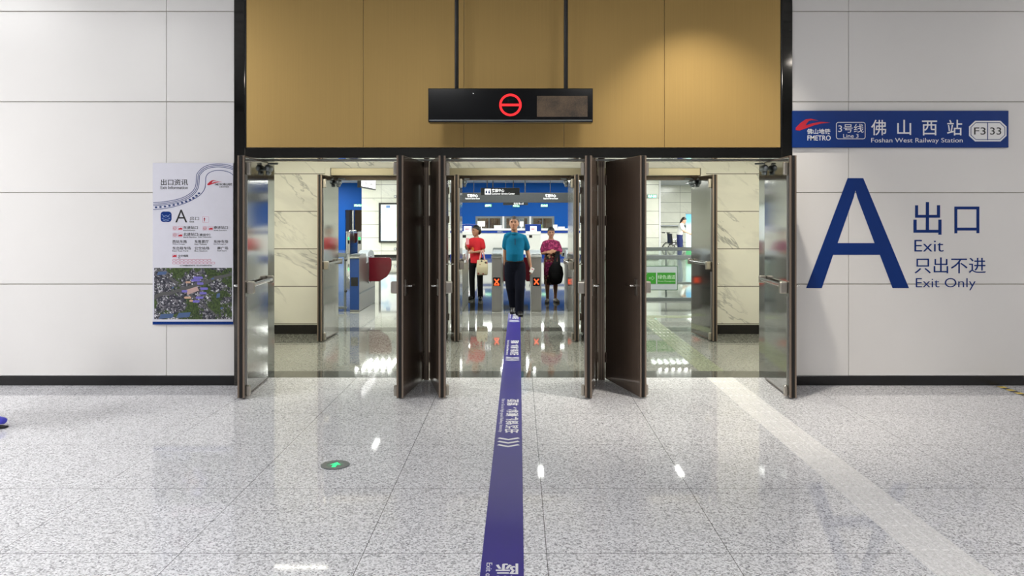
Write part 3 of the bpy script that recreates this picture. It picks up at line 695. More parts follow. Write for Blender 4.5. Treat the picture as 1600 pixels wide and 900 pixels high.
for s, e, a, b, y_ in (('西站东路', 'Xizhan Donglu', 269.5, 292, 375), ('东售票厅', 'East Tickets', 304, 326, 375), ('东停车场', 'East Parking Lot', 334, 356.5, 375), ('东出租车场', 'East Taxi Yard', 269.5, 298, 385.4), ('公交站场', 'Bus Station', 304, 327, 385.4), ('南广场', 'South Square', 339.5, 356.5, 385.4)):
    pt(s, a, b, y_, y_+4.8); pt(e, a, a+(b-a)*.86, y_+5.6, y_+7.6)
pt('公交线路', 278.5, 294, 397.8, 401.5); pt('Bus', 278.5, 282, 402, 403.6)
pk = MB(o_)
for r_, (y_, n_) in enumerate(((406.6, 10), (410.8, 11))):
    for k in range(n_): pk.ribbon(rrect(XX(269.6+k*6.1), XX(274.6+k*6.1), ZZ(y_+1.5), ZZ(y_-1.3), .005, 2), .0032, 'xz', PY-.0012, PY-.0002, True)
pk.build('bus_number_boxes', 'ink_pink', s_)
pt('以上公交线路信息仅供参考，请以公交公司现场公告为准。', 281, 331.5, 414, 416)

# ------------------------------------------------------------------ floor: purple guide strip, tactile paving, floor marker, hazard tape
gs = thing('floor_guide_strip', 'long purple guide strip with white writing along the floor through the doors', 'floor strip', (-.078, 2.3, 0)); o_ = gs.location.copy()
MB(o_).box(-.180, .022, 2.3, 13.2, .0012, .0026).build('film', 'purple', gs)
for k in range(4):
    yc = 5.52+3.3*(k-1)
    ch = MB(o_)
    for j in range(3):
        yy = yc+.02+j*.085
        ch.ribbon([(-.152, yy+.045), (-.079, yy), (-.002, yy+.045)], .030, 'xy', .0026, .0034)
    if k < 3: ch.build('chevrons', 'white', gs)
    y0 = yc+.36; L_ = 1.10; col_ = list('出站或往高铁、城际')
    if y0 > 12.6: continue
    st = L_/len(col_)
    for j, c_ in enumerate(col_):
        if c_ == '、':
            text(c_, (-.02, y0+j*st+.07, .0026), (-1, 0, 0), (0, -1, 0), .03, .05, 'white', gs, 'lettering', .0008, .02, o_)
        else: text(c_, (-.004, y0+j*st+st*.93, .0026), (-1, 0, 0), (0, -1, 0), .105, st*.88, 'white', gs, 'lettering', .0008, .02, o_)
    text('Exit or Go to High-speed Railway, Intercity', (-.163, y0+L_, .0026), (0, -1, 0), (1, 0, 0), L_-.03, .036, 'white', gs, 'lettering', .0008, .0, o_)
# last visible piece of writing at the far end of the strip
for j, c_ in enumerate('出站或往高'):
    text(c_, (-.004, 12.42+j*.122+.113, .0026), (-1, 0, 0), (0, -1, 0), .105, .107, 'white', gs, 'lettering', .0008, .02, o_)
ch = MB(o_)
for j in range(3): ch.ribbon([(-.152, 12.125+j*.085), (-.079, 12.08+j*.085), (-.002, 12.125+j*.085)], .030, 'xy', .0026, .0034)
ch.build('chevrons', 'white', gs)

def tactile(label, x0, x1, y0, y1, m, along, n, tile=.30):
    o = thing('tactile_paving', label, 'tactile paving', (x0, y0, 0)); off = o.location.copy()
    bs = MB(off); rb = MB(off)
    L0, L1 = (y0, y1) if along == 'y' else (x0, x1)
    k = L0
    while k < L1-.01:
        e = min(k+tile, L1)
        if along == 'y': bs.box(x0, x1, k+.0015, e-.0015, -.002, .0015)
        else: bs.box(k+.0015, e-.0015, y0, y1, -.002, .0015)
        wd = ((x1-x0) if along == 'y' else (y1-y0))/n
        for j in range(n):
            c_ = (x0 if along == 'y' else y0)+wd*(j+.5)
            a, b, h_ = wd*.30, wd*.24, .0055
            ks, es = k+.018, e-.018
            P = lambda p_, q_, z_: (p_, q_, z_) if along == 'y' else (q_, p_, z_)
            rb.add([P(c_-a, ks, .0015), P(c_+a, ks, .0015), P(c_+a, es, .0015), P(c_-a, es, .0015), P(c_-b, ks+.008, h_), P(c_+b, ks+.008, h_), P(c_+b, es-.008, h_), P(c_-b, es-.008, h_)],
                   [(0, 3, 2, 1), (4, 5, 6, 7), (0, 1, 5, 4), (1, 2, 6, 5), (2, 3, 7, 6), (3, 0, 4, 7)])
        k = e
    bs.build('tiles', m, o); rb.build('ribs', m, o)
tactile('white ribbed tactile paving strip running across the concourse floor to the right doorway', 1.925, 2.195, 2.3, 7.92, 'tactile', 'y', 5)
tactile('ribbed tactile paving strip inside the right doorway, greenish light put into its colour', 1.925, 2.195, 8.25, 12.55, 'tactile_tinted', 'y', 5)
tactile('ribbed tactile paving crossing the floor in front of the glass fence', 1.2, 6.0, 12.58, 12.86, 'tactile_tinted', 'x', 5)

fx, fy = X(523.5, 5.13), 5.13
fm = thing('floor_marker', 'round steel floor marker with a glowing green arrow', 'floor marker', (fx, fy, 0))
MB().disc((0, 0, 0), .094, .001, .006, 36, .056).build('steel_ring', 'steel_dull', fm, .001)
MB().disc((0, 0, 0), .056, .001, .0045, 32).build('lens', plain('green_grey_lens', rgb(120, 150, 134), .2), fm)
MB().prism([(-.012, -.05), (.014, -.05), (.014, .0), (.036, .0), (.004, .048), (-.032, .0), (-.012, .0)], 'xy', .0046, .0056).build('arrow', 'led_green', fm)

ht = thing('hazard_tape', 'short run of yellow and black tape on the floor by the right wall', 'tape', (4.66, 6.0, 0)); o_ = ht.location.copy()
MB(o_).box(4.645, 4.71, 6.0, 7.53, .0008, .0016).build('black_tape', 'tape_black', ht)
yy = MB(o_)
for k in range(11): yy.box(4.645, 4.71, 7.44-.128*k, 7.50-.128*k, .0016, .0022)
yy.build('yellow_bands', 'yellow', ht)

# ------------------------------------------------------------------ fare gates
GY0, GY1 = 13.4, 14.9
def gate(label, xa, xb, led='X', front='steel_v', flaps=(), y0=GY0, y1=GY1, group='fare gates', zt=1.0):
    r = thing('fare_gate', label, 'fare gate', ((xa+xb)/2, y0, 0), 0, group); hw = (xb-xa)/2; L = y1-y0
    b = MB(); b.prism([(0.01, 0), (L-.01, 0), (L-.01, .80), (L-.12, .93), (.01, .93)], 'yz', -hw+.004, hw-.004)
    b.build('body', 'steel_v', r, .012)
    MB().box(-hw+.006, hw-.006, .0, .010, .03, .92).build('front_panel', front, r, .004)
    c = MB(); c.prism([(-.012, .925), (-.012, .955), (.06, .985), (.55, .985), (.60, .94), (.60, .925)], 'yz', -hw-.004, hw+.004); c.build('reader_top', 'steel', r, .006)
    c = MB(); c.prism([(.62, .80)]+[(1.02+.34*math.cos(PI-PI*k/14)*1.0, .84+.19*math.sin(PI*k/14)**.6) for k in range(15)]+[(1.40, .80)], 'yz', -hw-.006, hw+.006); c.build('hump', 'hump_grey', r, .01)
    MB().box(-hw+.02, hw-.02, .10, .40, .985, .990).build('card_reader', 'steel_dull', r, .002)
    MB().box(-hw-.002, hw+.002, .05, L-.05, .30, .325).build('side_strip', 'steel_dull', r)
    sc_ = MB().box(-.062, .062, -.004, .001, .445, .595).build('display', 'black_gloss', r, .002)
    if led == 'X':
        q = MB()
        for a in (1, -1): q.prism([(-.045, .52-a*.040), (-.030, .52-a*.052), (.045, .52+a*.040), (.030, .52+a*.052)], 'xz', -.007, -.0045)
        q.build('cross', 'led_orange', sc_)
        if flaps and flaps[0] == 'bar': MB().box(-.045, .045, -.007, -.0045, .455, .470).build('bar', 'led_orange', sc_)
    if led == 'green': MB().box(-.05, .05, -.007, -.004, .62, .74).build('arrow_light', 'led_green', r)
    for f in flaps:
        if f == 'bar': continue
        s, reach = f
        xa_ = s*hw
        q = MB().box(min(xa_, xa_+s*.012), max(xa_, xa_+s*.012), .78, .86, .42, .92).box(min(xa_, xa_+s*.012), max(xa_, xa_+s*.012), .96, 1.04, .42, .92); q.build('flap_slot', 'chrome', r, .003)
        rr = .10
        P = [(0, .45), (reach*.45, .45), (reach*.8, .54), (reach*.97, .66), (reach, .75), (reach, .86), (reach-.02, .885), (reach-.05, .893), (0, .893)]
        MB().prism([(xa_+s*a, b_) for a, b_ in P], 'xz', .885, .925).build('flap', 'flap', r, .006)
    return r
gate('blue-fronted fare gate with dark red wing flap, seen through the left doorway', X(546, GY0), X(561, GY0)+.006, '', 'gate_blue', [(1, .41)])
gate('fare gate half hidden behind the middle inner door, left of woman in red', -1.155, -.972, 'X')
gate('steel fare gate with lit cross between woman in red and man in blue', -.478, -.298, 'X', 'steel_v', ['bar', (1, .16)])
gate('steel fare gate with lit cross between man in blue and woman in dress', .211, .392, 'X', 'steel_v', [(-1, .16)])
gate('fare gate with lit cross beside the open mirror door, right of woman in dress', .870, 1.052, 'X')
gate('small far fare gate with green light, left of two before the blue wall', -7.62, -7.44, 'green', 'steel_v', [(1, .16)], 34.0, 35.6, 'far fare gates')
gate('small far fare gate with green light, right of two before the blue wall', -7.12, -6.94, 'green', 'steel_v', [(-1, .16)], 34.0, 35.6, 'far fare gates')

# ------------------------------------------------------------------ glass fences
def fence(label, x0, x1, y, rails, posts, pane=True):
    r = thing('glass_fence', label, 'fence', (x0, y, 0)); off = r.location.copy()
    for z, t_ in rails: MB(off).box(x0, x1, y-.03, y+.03, z-t_/2, z+t_/2).build('rail', 'steel_dull', r, .008)
    for p_ in posts: MB(off).limb([(p_, y, 0), (p_, y, rails[0][0])], [.022, .022], 12).build('post', 'steel_dull', r, smooth=True)
    if pane:
        MB(off).box(x0+.03, x1-.03, y-.005, y+.005, rails[-1][0]+.03, rails[0][0]-.03).build('glass_panel', 'glass', r)
    return r
fence('steel railed glass fence carrying the green passage sign', 1.12, 3.6, 13.4, [(.945, .075), (.215, .06)], (1.16, 3.56))
fence('second glass fence standing behind the green passage sign', 1.2, 5.2, 16.8, [(.945, .075), (.2, .05)], (1.25, 3.2, 5.15))
lf = fence('glass fence with black fittings left of the blue-fronted gate', -4.6, -2.99, 13.4, [(.985, .07), (.07, .04)], (-4.55, -3.02))
for z in (.36, .90): MB(lf.location).limb([(-3.0, 13.385, z), (-3.0, 13.36, z)], [.024, .024], 12, (0, 0, 1)).build('glass_fitting', 'black', lf, smooth=True)
GS = 13.33
s_ = thing('passage_sign', 'green and grey passage sign hung on the glass fence', 'sign', (2.0, GS, .36)); o_ = s_.location.copy()
gx0, gx1 = 1.95, X(1059, GS)
MB(o_).prism(rrect(gx0, gx1, Z(453.5, GS), Z(415.5, GS), .02), 'xz', GS, GS+.03).build('board', plain('dark_green_edge', rgb(60, 100, 66), .4), s_)
MB(o_).prism(rrect(gx0+.008, gx1-.01, Z(452.5, GS), Z(416.5, GS), .016), 'xz', GS-.002, GS).build('plate', 'sign_grey', s_)
MB(o_).box(X(1027, GS), X(1055.5, GS), GS-.004, GS-.002, Z(443.5, GS), Z(426, GS)).box(X(1007, GS), X(1025, GS), GS-.004, GS-.002, Z(443.5, GS), Z(426, GS)).build('green_field', 'green_sign', s_)
M['pale_green'] = plain('pale_green_print', rgb(190, 214, 190), .5)
text('绿色通道', (X(1028, GS), GS-.004, Z(436, GS)), (1, 0, 0), (0, 0, 1), X(1055, GS)-X(1028, GS), .072, 'pale_green', s_, 'lettering', .001, 0, o_)
text('Green Passageway', (X(1028, GS), GS-.004, Z(440.8, GS)), (1, 0, 0), (0, 0, 1), X(1055, GS)-X(1028, GS), .028, 'pale_green', s_, 'lettering', .001, 0, o_)
ar = MB(o_); cx_, cz_ = X(1016, GS), Z(434.5, GS)
ar.ribbon([(cx_-.02, cz_+.012), (cx_+.03, cz_+.012), (cx_+.03, cz_+.035), (cx_+.07, cz_), (cx_+.03, cz_-.035), (cx_+.03, cz_-.012), (cx_-.02, cz_-.012)], .005, 'xz', GS-.005, GS-.004, True)
ar.ribbon([(cx_-.03+.06*math.cos(a), cz_+.085*math.sin(a)) for a in [PI*(.62+.76*k/12) for k in range(13)]], .006, 'xz', GS-.005, GS-.004)
ar.build('arrow_mark', 'pale_green', s_)

# ------------------------------------------------------------------ hall: map board, signs, counter, windows, kiosks
MBY = 30.86
s_ = thing('map_board', 'lit white map light box in a black frame on the marble wall', 'light box', (X(607, MBY), MBY, 0)); o_ = s_.location.copy()
mx0, mx1, mz0, mz1 = X(592, MBY), X(650, MBY), Z(379, MBY), Z(317, MBY)
MB(o_).box(mx0, mx1, MBY-.06, 30.899, mz0, mz1).build('case', 'black', s_, .01)
t = NT('map_screen'); p = t.coord(); n1 = t.noise(p, 1.6, 4)[0]
c = t.ramp(n1, [(.38, rgb(200, 226, 246)), (.5, rgb(246, 250, 252)), (.6, rgb(238, 248, 240)), (.7, rgb(206, 236, 206))])
M['map_screen'] = t.set(c, .4, 0, .2, Emission_Color=c, Emission_Strength=.45)
MB(o_).box(mx0+.09, mx1-.05, MBY-.066, MBY-.06, mz0+.07, mz1-.07).build('screen', 'map_screen', s_)
MB(o_).box(mx0+.30, mx0+.46, MBY-.069, MBY-.066, mz1-.20, mz1-.10).build('title_block', plain('title_blue', rgb(120, 160, 220), .4), s_)

MB().v
for px_, py_ in ((617.5, 307), (617.5, 389)):
    q = thing('wall_socket', 'small steel wall socket ' + ('above' if py_ < 350 else 'below') + ' the lit map board', 'socket', (X(px_, 30.88), 30.88, Z(py_, 30.88)))
    MB().box(-.05, .05, -.0, .018, -.045, .045).build('plate', 'steel_dull', q, .004); MB().box(-.03, .03, -.003, 0, -.025, .025).build('insert', 'white', q)

def lightbox_text(parent, off, s1, s2, x0, x1, z0, z1, y, bold=.01):
    text(s1, (x0, y, z0+(z1-z0)*.42), (1, 0, 0), (0, 0, 1), (x1-x0), (z1-z0)*.58, 'sign_white', parent, 'lettering', .004, bold, off)
    text(s2, (x0-.0, y, z0), (1, 0, 0), (0, 0, 1), (x1-x0)*1.0, (z1-z0)*.30, 'sign_white', parent, 'lettering', .004, bold, off)
CY = 30.2
s_ = thing('counter_fascia', 'long charcoal fascia with lit white names above the service counter', 'sign', (0, CY, Z(316, CY))); o_ = s_.location.copy()
MB(o_).box(-2.70, 2.40, CY, CY+.25, Z(316.5, CY), Z(301, CY)).build('fascia_board', 'fascia', s_, .01)
for a, b in ((727, 750), (849, 872)):
    text('客服中心', (X(a+3, CY), CY-.001, Z(308.2, CY)), (1, 0, 0), (0, 0, 1), X(b-3.5, CY)-X(a+3, CY), .125, 'sign_white', s_, 'lettering', .004, .012, o_)
    text('Customer Service Center', (X(a, CY), CY-.001, Z(311.2, CY)), (1, 0, 0), (0, 0, 1), X(b, CY)-X(a, CY), .055, 'sign_white', s_, 'lettering', .004, .012, o_)
for px_ in (740, 770, 820, 860): MB(o_).tube([(X(px_, CY), CY+.12, Z(301, CY)), (X(px_, CY), CY+.12, HZ-.002)], .012, 8).build('hanger_rod', 'fascia', s_)
HYS = 24.0
s_ = thing('hanging_sign', 'dark hanging service center sign with white pictogram before the charcoal fascia', 'sign', (X(782, HYS), HYS, Z(304.5, HYS))); o_ = s_.location.copy()
MB(o_).box(X(751, HYS), X(812, HYS), HYS, HYS+.14, Z(305, HYS), Z(293.5, HYS)).build('case', plain('dark_grey_case', rgb(48, 50, 54), .4), s_, .01)
for px_ in (761, 770, 802): MB(o_).tube([(X(px_, HYS), HYS+.07, Z(293.8, HYS)), (X(px_, HYS), HYS+.07, HZ-.002)], .016, 8).build('hanger_rod', 'fascia', s_)
MB(o_).prism(rrect(X(757.5, HYS), X(767, HYS), Z(304.0, HYS), Z(295, HYS), .01, 2), 'xz', HYS-.004, HYS-.0005).build('pictogram_plate', 'sign_white', s_)
pg = MB(o_)
pcx, pcz = X(762.2, HYS), Z(299.5, HYS)
pg.ell((pcx-.045, HYS-.005, pcz+.05), (.018, .003, .018), 10, 6); pg.prism([(pcx-.075, pcz-.05), (pcx-.018, pcz-.05), (pcx-.025, pcz+.025), (pcx-.068, pcz+.025)], 'xz', HYS-.007, HYS-.004)
pg.ell((pcx+.04, HYS-.005, pcz+.04), (.018, .003, .018), 10, 6); pg.prism([(pcx+.012, pcz-.06), (pcx+.07, pcz-.06), (pcx+.062, pcz+.015), (pcx+.018, pcz+.015)], 'xz', HYS-.007, HYS-.004)
pg.build('pictogram', 'ink_blue', s_)
text('客服中心', (X(768.5, HYS), HYS-.001, Z(300.3, HYS)), (1, 0, 0), (0, 0, 1), X(788, HYS)-X(768.5, HYS), .105, 'sign_white', s_, 'lettering', .004, .012, o_)
text('Customer Service Center', (X(768, HYS), HYS-.001, Z(304, HYS)), (1, 0, 0), (0, 0, 1), X(804.5, HYS)-X(768, HYS), .055, 'sign_white', s_, 'lettering', .004, .01, o_)
q = thing('hanging_sign', 'low dark hanging sign half hidden behind the head of the man in blue', 'sign', (X(805, 33), 33, Z(320, 33))); o_ = q.location.copy()
MB(o_).box(X(786, 33), X(825, 33), 33, 33.1, Z(320.5, 33), Z(312.5, 33)).build('case', 'fascia', q, .01)
text('出口', (X(803, 33), 32.999, Z(319.6, 33)), (1, 0, 0), (0, 0, 1), .40, .17, 'sign_white', q, 'lettering', .004, .012, o_)
for px_ in (790, 821): MB(o_).tube([(X(px_, 33), 33.05, Z(313, 33)), (X(px_, 33), 33.05, HZ-.002)], .012, 8).build('hanger_rod', 'fascia', q)

t = NT('exit_sign_lit'); n1 = t.noise(t.coord(), 14, 1)[0]
c = t.ramp(n1, [(.44, (.03, .5, .22, 1)), (.5, (.4, 1, .7, 1))], 'LINEAR'); M['exit_lit'] = t.set(c, .4, 0, .2, Emission_Color=c, Emission_Strength=1.0)
def exit_sign(label, a, b, c0, c1, y):
    q = thing('exit_sign', label, 'exit sign', (X((a+b)/2, y), y-.05, Z(c1, y))); off = q.location.copy()
    MB(off).box(X(a, y), X(b, y), y-.05, y-.001, Z(c1, y), Z(c0, y)).build('case', 'steel_dull', q, .006)
    w_ = X(b, y)-X(a, y); h_ = Z(c0, y)-Z(c1, y)
    MB(off).box(X(a, y)+.02, X(b, y)-.02, y-.053, y-.05, Z(c1, y)+.015, Z(c0, y)-.015).build('lit_face', 'exit_lit', q)
    text('安全出口', (X(a, y)+w_*.34, y-.0532, Z(c1, y)+h_*.30), (1, 0, 0), (0, 0, 1), w_*.56, h_*.45, 'sign_white', q, 'lettering', .002, .0, off)
    m_ = MB(off); fx_, fz_ = X(a, y)+w_*.18, Z(c1, y)+h_*.5
    m_.ell((fx_+.01, y-.055, fz_+h_*.26), (.014, .002, .014), 8, 5); m_.ribbon([(fx_, fz_+h_*.16), (fx_-.01, fz_-h_*.06), (fx_+.03, fz_-h_*.28)], .014, 'xz', y-.056, y-.053); m_.ribbon([(fx_-.01, fz_-h_*.06), (fx_-.045, fz_-h_*.22)], .014, 'xz', y-.056, y-.053); m_.ribbon([(fx_-.04, fz_+h_*.06), (fx_, fz_+h_*.16), (fx_+.04, fz_+h_*.02)], .010, 'xz', y-.056, y-.053)
    m_.build('running_figure', 'sign_white', q)
exit_sign('small green exit sign above the leftmost far window', 757.5, 768.5, 318.8, 323.5, BY)
exit_sign('small green exit sign above the middle far window', 801, 812, 318.8, 323.8, BY)
exit_sign('small green exit sign above the rightmost far window', 844.5, 856, 318.8, 323.5, BY)
exit_sign('green exit sign over the far doorway on the blue wall', 553, 566, 318.8, 323.2, BY)
exit_sign('green exit sign on the marble wall block above the glass fence', 1011.5, 1026, 304, 309.5, 30.9)

s_ = thing('hanging_sign', 'white lit hanging sign seen end-on through the left doorway', 'sign', (-3.69, 18, 2.33)); o_ = s_.location.copy()
MB(o_).box(-3.76, -3.69, 18, 19.9, 2.33, 2.62).build('case', 'fascia', s_, .006)
MB(o_).box(-3.69, -3.685, 18.06, 19.84, 2.36, 2.60).build('lit_face', 'sign_white', s_)
MB(o_).box(-3.77, -3.68, 17.985, 18.0, 2.325, 2.625).build('end_cap', 'black', s_, .003)
text('出口 Exit', (-3.6849, 18.5, 2.42), (0, 1, 0), (0, 0, 1), .9, .10, 'ink_black', s_, 'lettering', .002, 0, o_)
for yy_ in (18.3, 19.6): MB(o_).tube([(-3.725, yy_, 2.62), (-3.725, yy_, HZ-.002)], .015, 8).build('hanger_rod', 'fascia', s_)

# service counter
c_ = thing('service_counter', 'long white service counter with blue stripe under the charcoal fascia', 'counter', (0, 30.2, 0)); o_ = c_.location.copy()
MB(o_).box(-2.70, 2.40, 30.3, 31.0, .16, 1.10).build('front', 'counter', c_, .01)
MB(o_).box(-2.70, 2.40, 30.26, 31.05, 1.10, 1.17).build('worktop', 'counter', c_, .01)
MB(o_).box(-2.70, 2.40, 30.28, 30.30, 1.00, 1.09).build('blue_stripe', 'cobalt', c_)
MB(o_).box(-2.70, 2.40, 30.27, 31.0, 0, .16).build('plinth', 'cobalt', c_)
text('客服中心', (X(777, 30.27), 30.279, 1.015), (1, 0, 0), (0, 0, 1), .22, .06, 'white', c_, 'lettering', .002, .0, o_)
def monitor(label, px_, y, z, w_, h_, m='paper', group=None):
    r = thing('monitor', label, 'monitor', (X(px_, y), y, z), 0, group)
    MB().box(-.09, .09, -.06, .06, 0, .012).build('base', 'white', r, .004)
    MB().box(-.02, .02, .0, .02, .012, .12).build('stand', 'white', r)
    MB().box(-w_/2, w_/2, -.01, .02, .08, .08+h_).build('casing', m, r, .008)
monitor('white monitor on the counter beside the left kiosk', 752, 30.6, 1.17, .30, .22)
monitor('white monitor on the counter right of the man in blue', 815, 30.6, 1.17, .16, .20)
for i, (px_, w_, h_, lb) in enumerate(((778, .30, .12, 'white box of papers on the counter left of the man in blue'), (877, .26, .07, 'low white box on the counter above woman in dress'), (867.5, .16, .15, 'pale box standing on the counter right of the far windows'))):
    q = thing('box', lb, 'box', (X(px_, 30.6), 30.6, 1.17)); MB().box(-w_/2, w_/2, -.1, .1, 0, h_).build('carton', 'paper', q, .006); MB().box(-w_/2-.004, w_/2+.004, -.104, .104, h_-.03, h_+.004).build('lid', 'white', q, .004)
def kiosk(label, x0, x1):
    y = 28.6; w_ = x1-x0
    r = thing('ticket_kiosk', label, 'kiosk', ((x0+x1)/2, y, 0), 0, 'white ticket kiosks'); h = w_/2
    MB().prism([(0, 0), (.5, 0), (.5, 1.10), (.05, 1.10), (0, .98)], 'yz', -h, h).build('body', 'counter', r, .012)
    MB().box(-h-.02, h+.02, .06, .46, 1.04, 1.36).build('screen_case', 'cobalt', r, .01)
    MB().box(-h*.40, h*.45, .054, .06, 1.10, 1.29).build('screen', 'screen_white', r)
    MB().box(-h*.30, h*.2, .050, .054, 1.16, 1.20).build('screen_line', 'ink_pink', r)
    MB().box(-h*.55, -h*.15, -.004, .03, .86, .96).build('card_slot', 'black', r, .004)
    MB().box(-h*.9, h*.7, -.006, .02, .275, .305).build('red_stripe', plain('pale_red_stripe', rgb(236, 130, 120), .4), r)
    MB().box(-h*.92, h*.92, -.003, .02, .965, .975).build('seam', 'steel_dull', r)
kiosk('white ticket kiosk with blue screen case behind woman in red', X(716.5, 28.6), X(744, 28.6))
kiosk('white ticket kiosk with blue screen case between man in blue and woman in dress', X(821.5, 28.6), X(845, 28.6))

# far windows
for i in range(3):
    a, b = WX[2*i], WX[2*i+1]
    wn = MB(); f_ = .10
    wn.box(a, b, BY-.02, BY+.1, wz1-f_, wz1).box(a, b, BY-.02, BY+.1, wz0, wz0+f_).box(a, a+f_, BY-.02, BY+.1, wz0+f_, wz1-f_).box(b-f_, b, BY-.02, BY+.1, wz0+f_, wz1-f_)
    r = struct('window_%d' % (i+1), wn, 'steel_dull', 'steel framed far service window, ' + ('leftmost', 'middle', 'rightmost')[i] + ' of three', 'window')
    m_ = MB(); m_.box((a+b)/2-.02, (a+b)/2+.02, BY, BY+.06, wz0+f_, wz1-f_); m_.build('mullion', 'steel_dull', r)
    MB().box(a+f_, b-f_, BY+.03, BY+.04, wz0+f_, wz1-f_).build('pane', 'glass', r)
struct('trim_16', MB().box(WX[1], WX[2], BY-.03, BY+.2, wz0, wz1).box(WX[3], WX[4], BY-.03, BY+.2, wz0, wz1), 'white', 'white piers between the far windows', 'trim')
def curtain(lb, x0, x1, m):
    n = 40; P = []
    for k in range(n+1): P.append((x0+(x1-x0)*k/n, BY+1.6+.04*math.sin(k*1.7)))
    o = MB().ribbon(P, .02, 'xy', .002, 2.2).build('curtain', m, None); tag(o, lb, 'curtain')
curtain('brown curtain behind the leftmost far window', WX[0]+.25, WX[1]-.25, 'curtain')
curtain('pale curtain behind the middle far window', WX[2]+.45, WX[3]-.25, plain('pale_curtain', rgb(170, 168, 160), .7, var=.15, vs_=9))
curtain('brown curtain behind the rightmost far window', WX[4]+.35, WX[5]-.35, 'curtain')
cl = thing('steel_column', 'round steel column in the far doorway of the blue wall', 'column', (X(551.5, 39), 39, 0))
MB().disc((0, 0, 0), .125, .06, HZ, 24).build('shaft', 'chrome', cl, smooth=False); MB().disc((0, 0, 0), .16, 0, .06, 24).build('base', 'steel_dull', cl)
q = thing('handrail', 'bent steel handrail before the far gates', 'handrail', (X(549, 33.4), 33.4, 0))
MB().limb([(-.18, 0, 0), (-.18, 0, .85), (-.12, 0, .98), (0, 0, 1.04), (.2, 0, 1.04)], [.03]*5, 10, (0, 1, 0)).build('tube', 'chrome', q, smooth=True)
MB().disc((-.18, 0, 0), .06, 0, .012, 16).build('foot_plate', 'steel_dull', q)

# card machine standing between the gates (grey housing seen above the gate tops)
for lb, px_ in (('grey reader housing on a post left of the man in blue', 777.5), ('grey reader housing on a post right of woman in dress', 884.5)):
    y = 16.4; q = thing('card_machine', lb, 'card machine', (X(px_, y), y, 0), 0, 'grey reader posts')
    MB().limb([(0, .05, 0), (0, .05, .82)], [.035, .035], 12).build('post', 'steel_dull', q, smooth=True)
    MB().prism([(-.06, .80), (.12, .80), (.12, .92), (.06, .99), (-.02, .97), (-.06, .88)], 'yz', -.105, .105).build('housing', plain('grey_housing', rgb(140, 148, 148), .4), q, .02)
    MB().box(-.075, .075, -.066, -.055, .82, .88).build('display', 'black_gloss', q, .004)

# handrail on the far right wall, banner stand, wheelchair
q = thing('handrail', 'long grey wall handrail behind the wheelchair', 'handrail', (5.8, 40.9, 0)); o_ = q.location.copy()
MB(o_).limb([(5.7, 40.85, 1.15), (11.5, 40.85, 1.15)], [.035, .035], 10, (0, 0, 1)).build('tube', 'steel_dull', q, smooth=True)
for x_ in (6.2, 7.4, 8.6, 9.8): MB(o_).limb([(x_, 40.85, 1.15), (x_, 40.85, 0)], [.025, .025], 10).build('post', 'steel_dull', q, smooth=True)
y = 31.2
q = thing('banner_stand', 'upright pale blue banner stand right of the staff member', 'banner', (X(1078, y), y, 0)); o_ = q.location.copy()
bx0, bx1 = X(1071, y), X(1096, y)
MB(o_).box(bx0, bx1, y-.12, y+.12, 0, .06).build('base', 'steel_dull', q, .01)
t = NT('banner_print'); zz = t.xyz(t.coord())[2]; nb = t.noise(t.coord(), 5, 2)[0]
M['banner'] = t.set(t.ramp(t.math('ADD', t.math('MULTIPLY', zz, .55), t.math('MULTIPLY', nb, .1)), [(.20, rgb(70, 170, 110)), (.27, rgb(208, 236, 244)), (.75, rgb(204, 232, 246)), (.84, rgb(120, 190, 236)), (1, rgb(100, 180, 236))]), .5)
MB(o_).box(bx0+.02, bx1-.02, y-.01, y+.01, .06, 1.74).build('banner_sheet', 'banner', q)
MB(o_).box(bx0, bx1, y-.02, y+.02, 1.74, 1.77).build('top_bar', 'steel_dull', q, .004)
y = 31.5
wc = thing('wheelchair', 'empty black wheelchair parked behind the staff member', 'wheelchair', (X(1049, y), y, 0), .25)
for s in (-1, 1):
    q = MB(); q.limb([(.0+.29*math.cos(2*PI*k/28), s*.27, .30+.29*math.sin(2*PI*k/28)) for k in range(29)], [.018]*29, 8, (0, 1, 0), False); wh = q.build('wheel', 'rubber', wc, smooth=True)
    q = MB()
    for k in range(10): a = 2*PI*k/10; q.tube([(0, s*.27, .30), (.28*math.cos(a), s*.27, .30+.28*math.sin(a))], .005, 6, (0, 1, 0))
    q.limb([(.24*math.cos(2*PI*k/24), s*.30, .30+.24*math.sin(2*PI*k/24)) for k in range(25)], [.010]*25, 6, (0, 1, 0), False)
    q.build('spokes', 'chrome', wh)
    q = MB(); q.limb([(.48+.085*math.cos(2*PI*k/16), s*.24, .095+.08*math.sin(2*PI*k/16)) for k in range(17)], [.014]*17, 6, (0, 1, 0), False); q.build('caster', 'rubber', wc, smooth=True)
    q = MB(); q.limb([(-.2, s*.22, .98), (-.08, s*.22, .95), (-.04, s*.22, .50), (.42, s*.22, .48), (.46, s*.22, .18)], [.014]*5, 8, (0, 1, 0)); q.limb([(-.04, s*.22, .72), (.28, s*.22, .72), (.30, s*.22, .48)], [.016]*3, 8, (0, 1, 0)); q.build('frame', 'chrome', wc, smooth=True)
    MB().limb([(-.30, s*.22, .985), (-.18, s*.22, .98)], [.02, .02], 8, (0, 1, 0)).build('push_grip', 'rubber', wc, smooth=True)
    MB().box(.50, .64, min(s*.05, s*.20), max(s*.05, s*.20), .10, .12).build('footrest', 'black', wc, .006)
MB().box(-.03, .42, -.21, .21, .48, .53).build('seat', 'black', wc, .02); MB().box(-.085, -.045, -.21, .21, .55, .95).build('backrest', 'black', wc, .02)

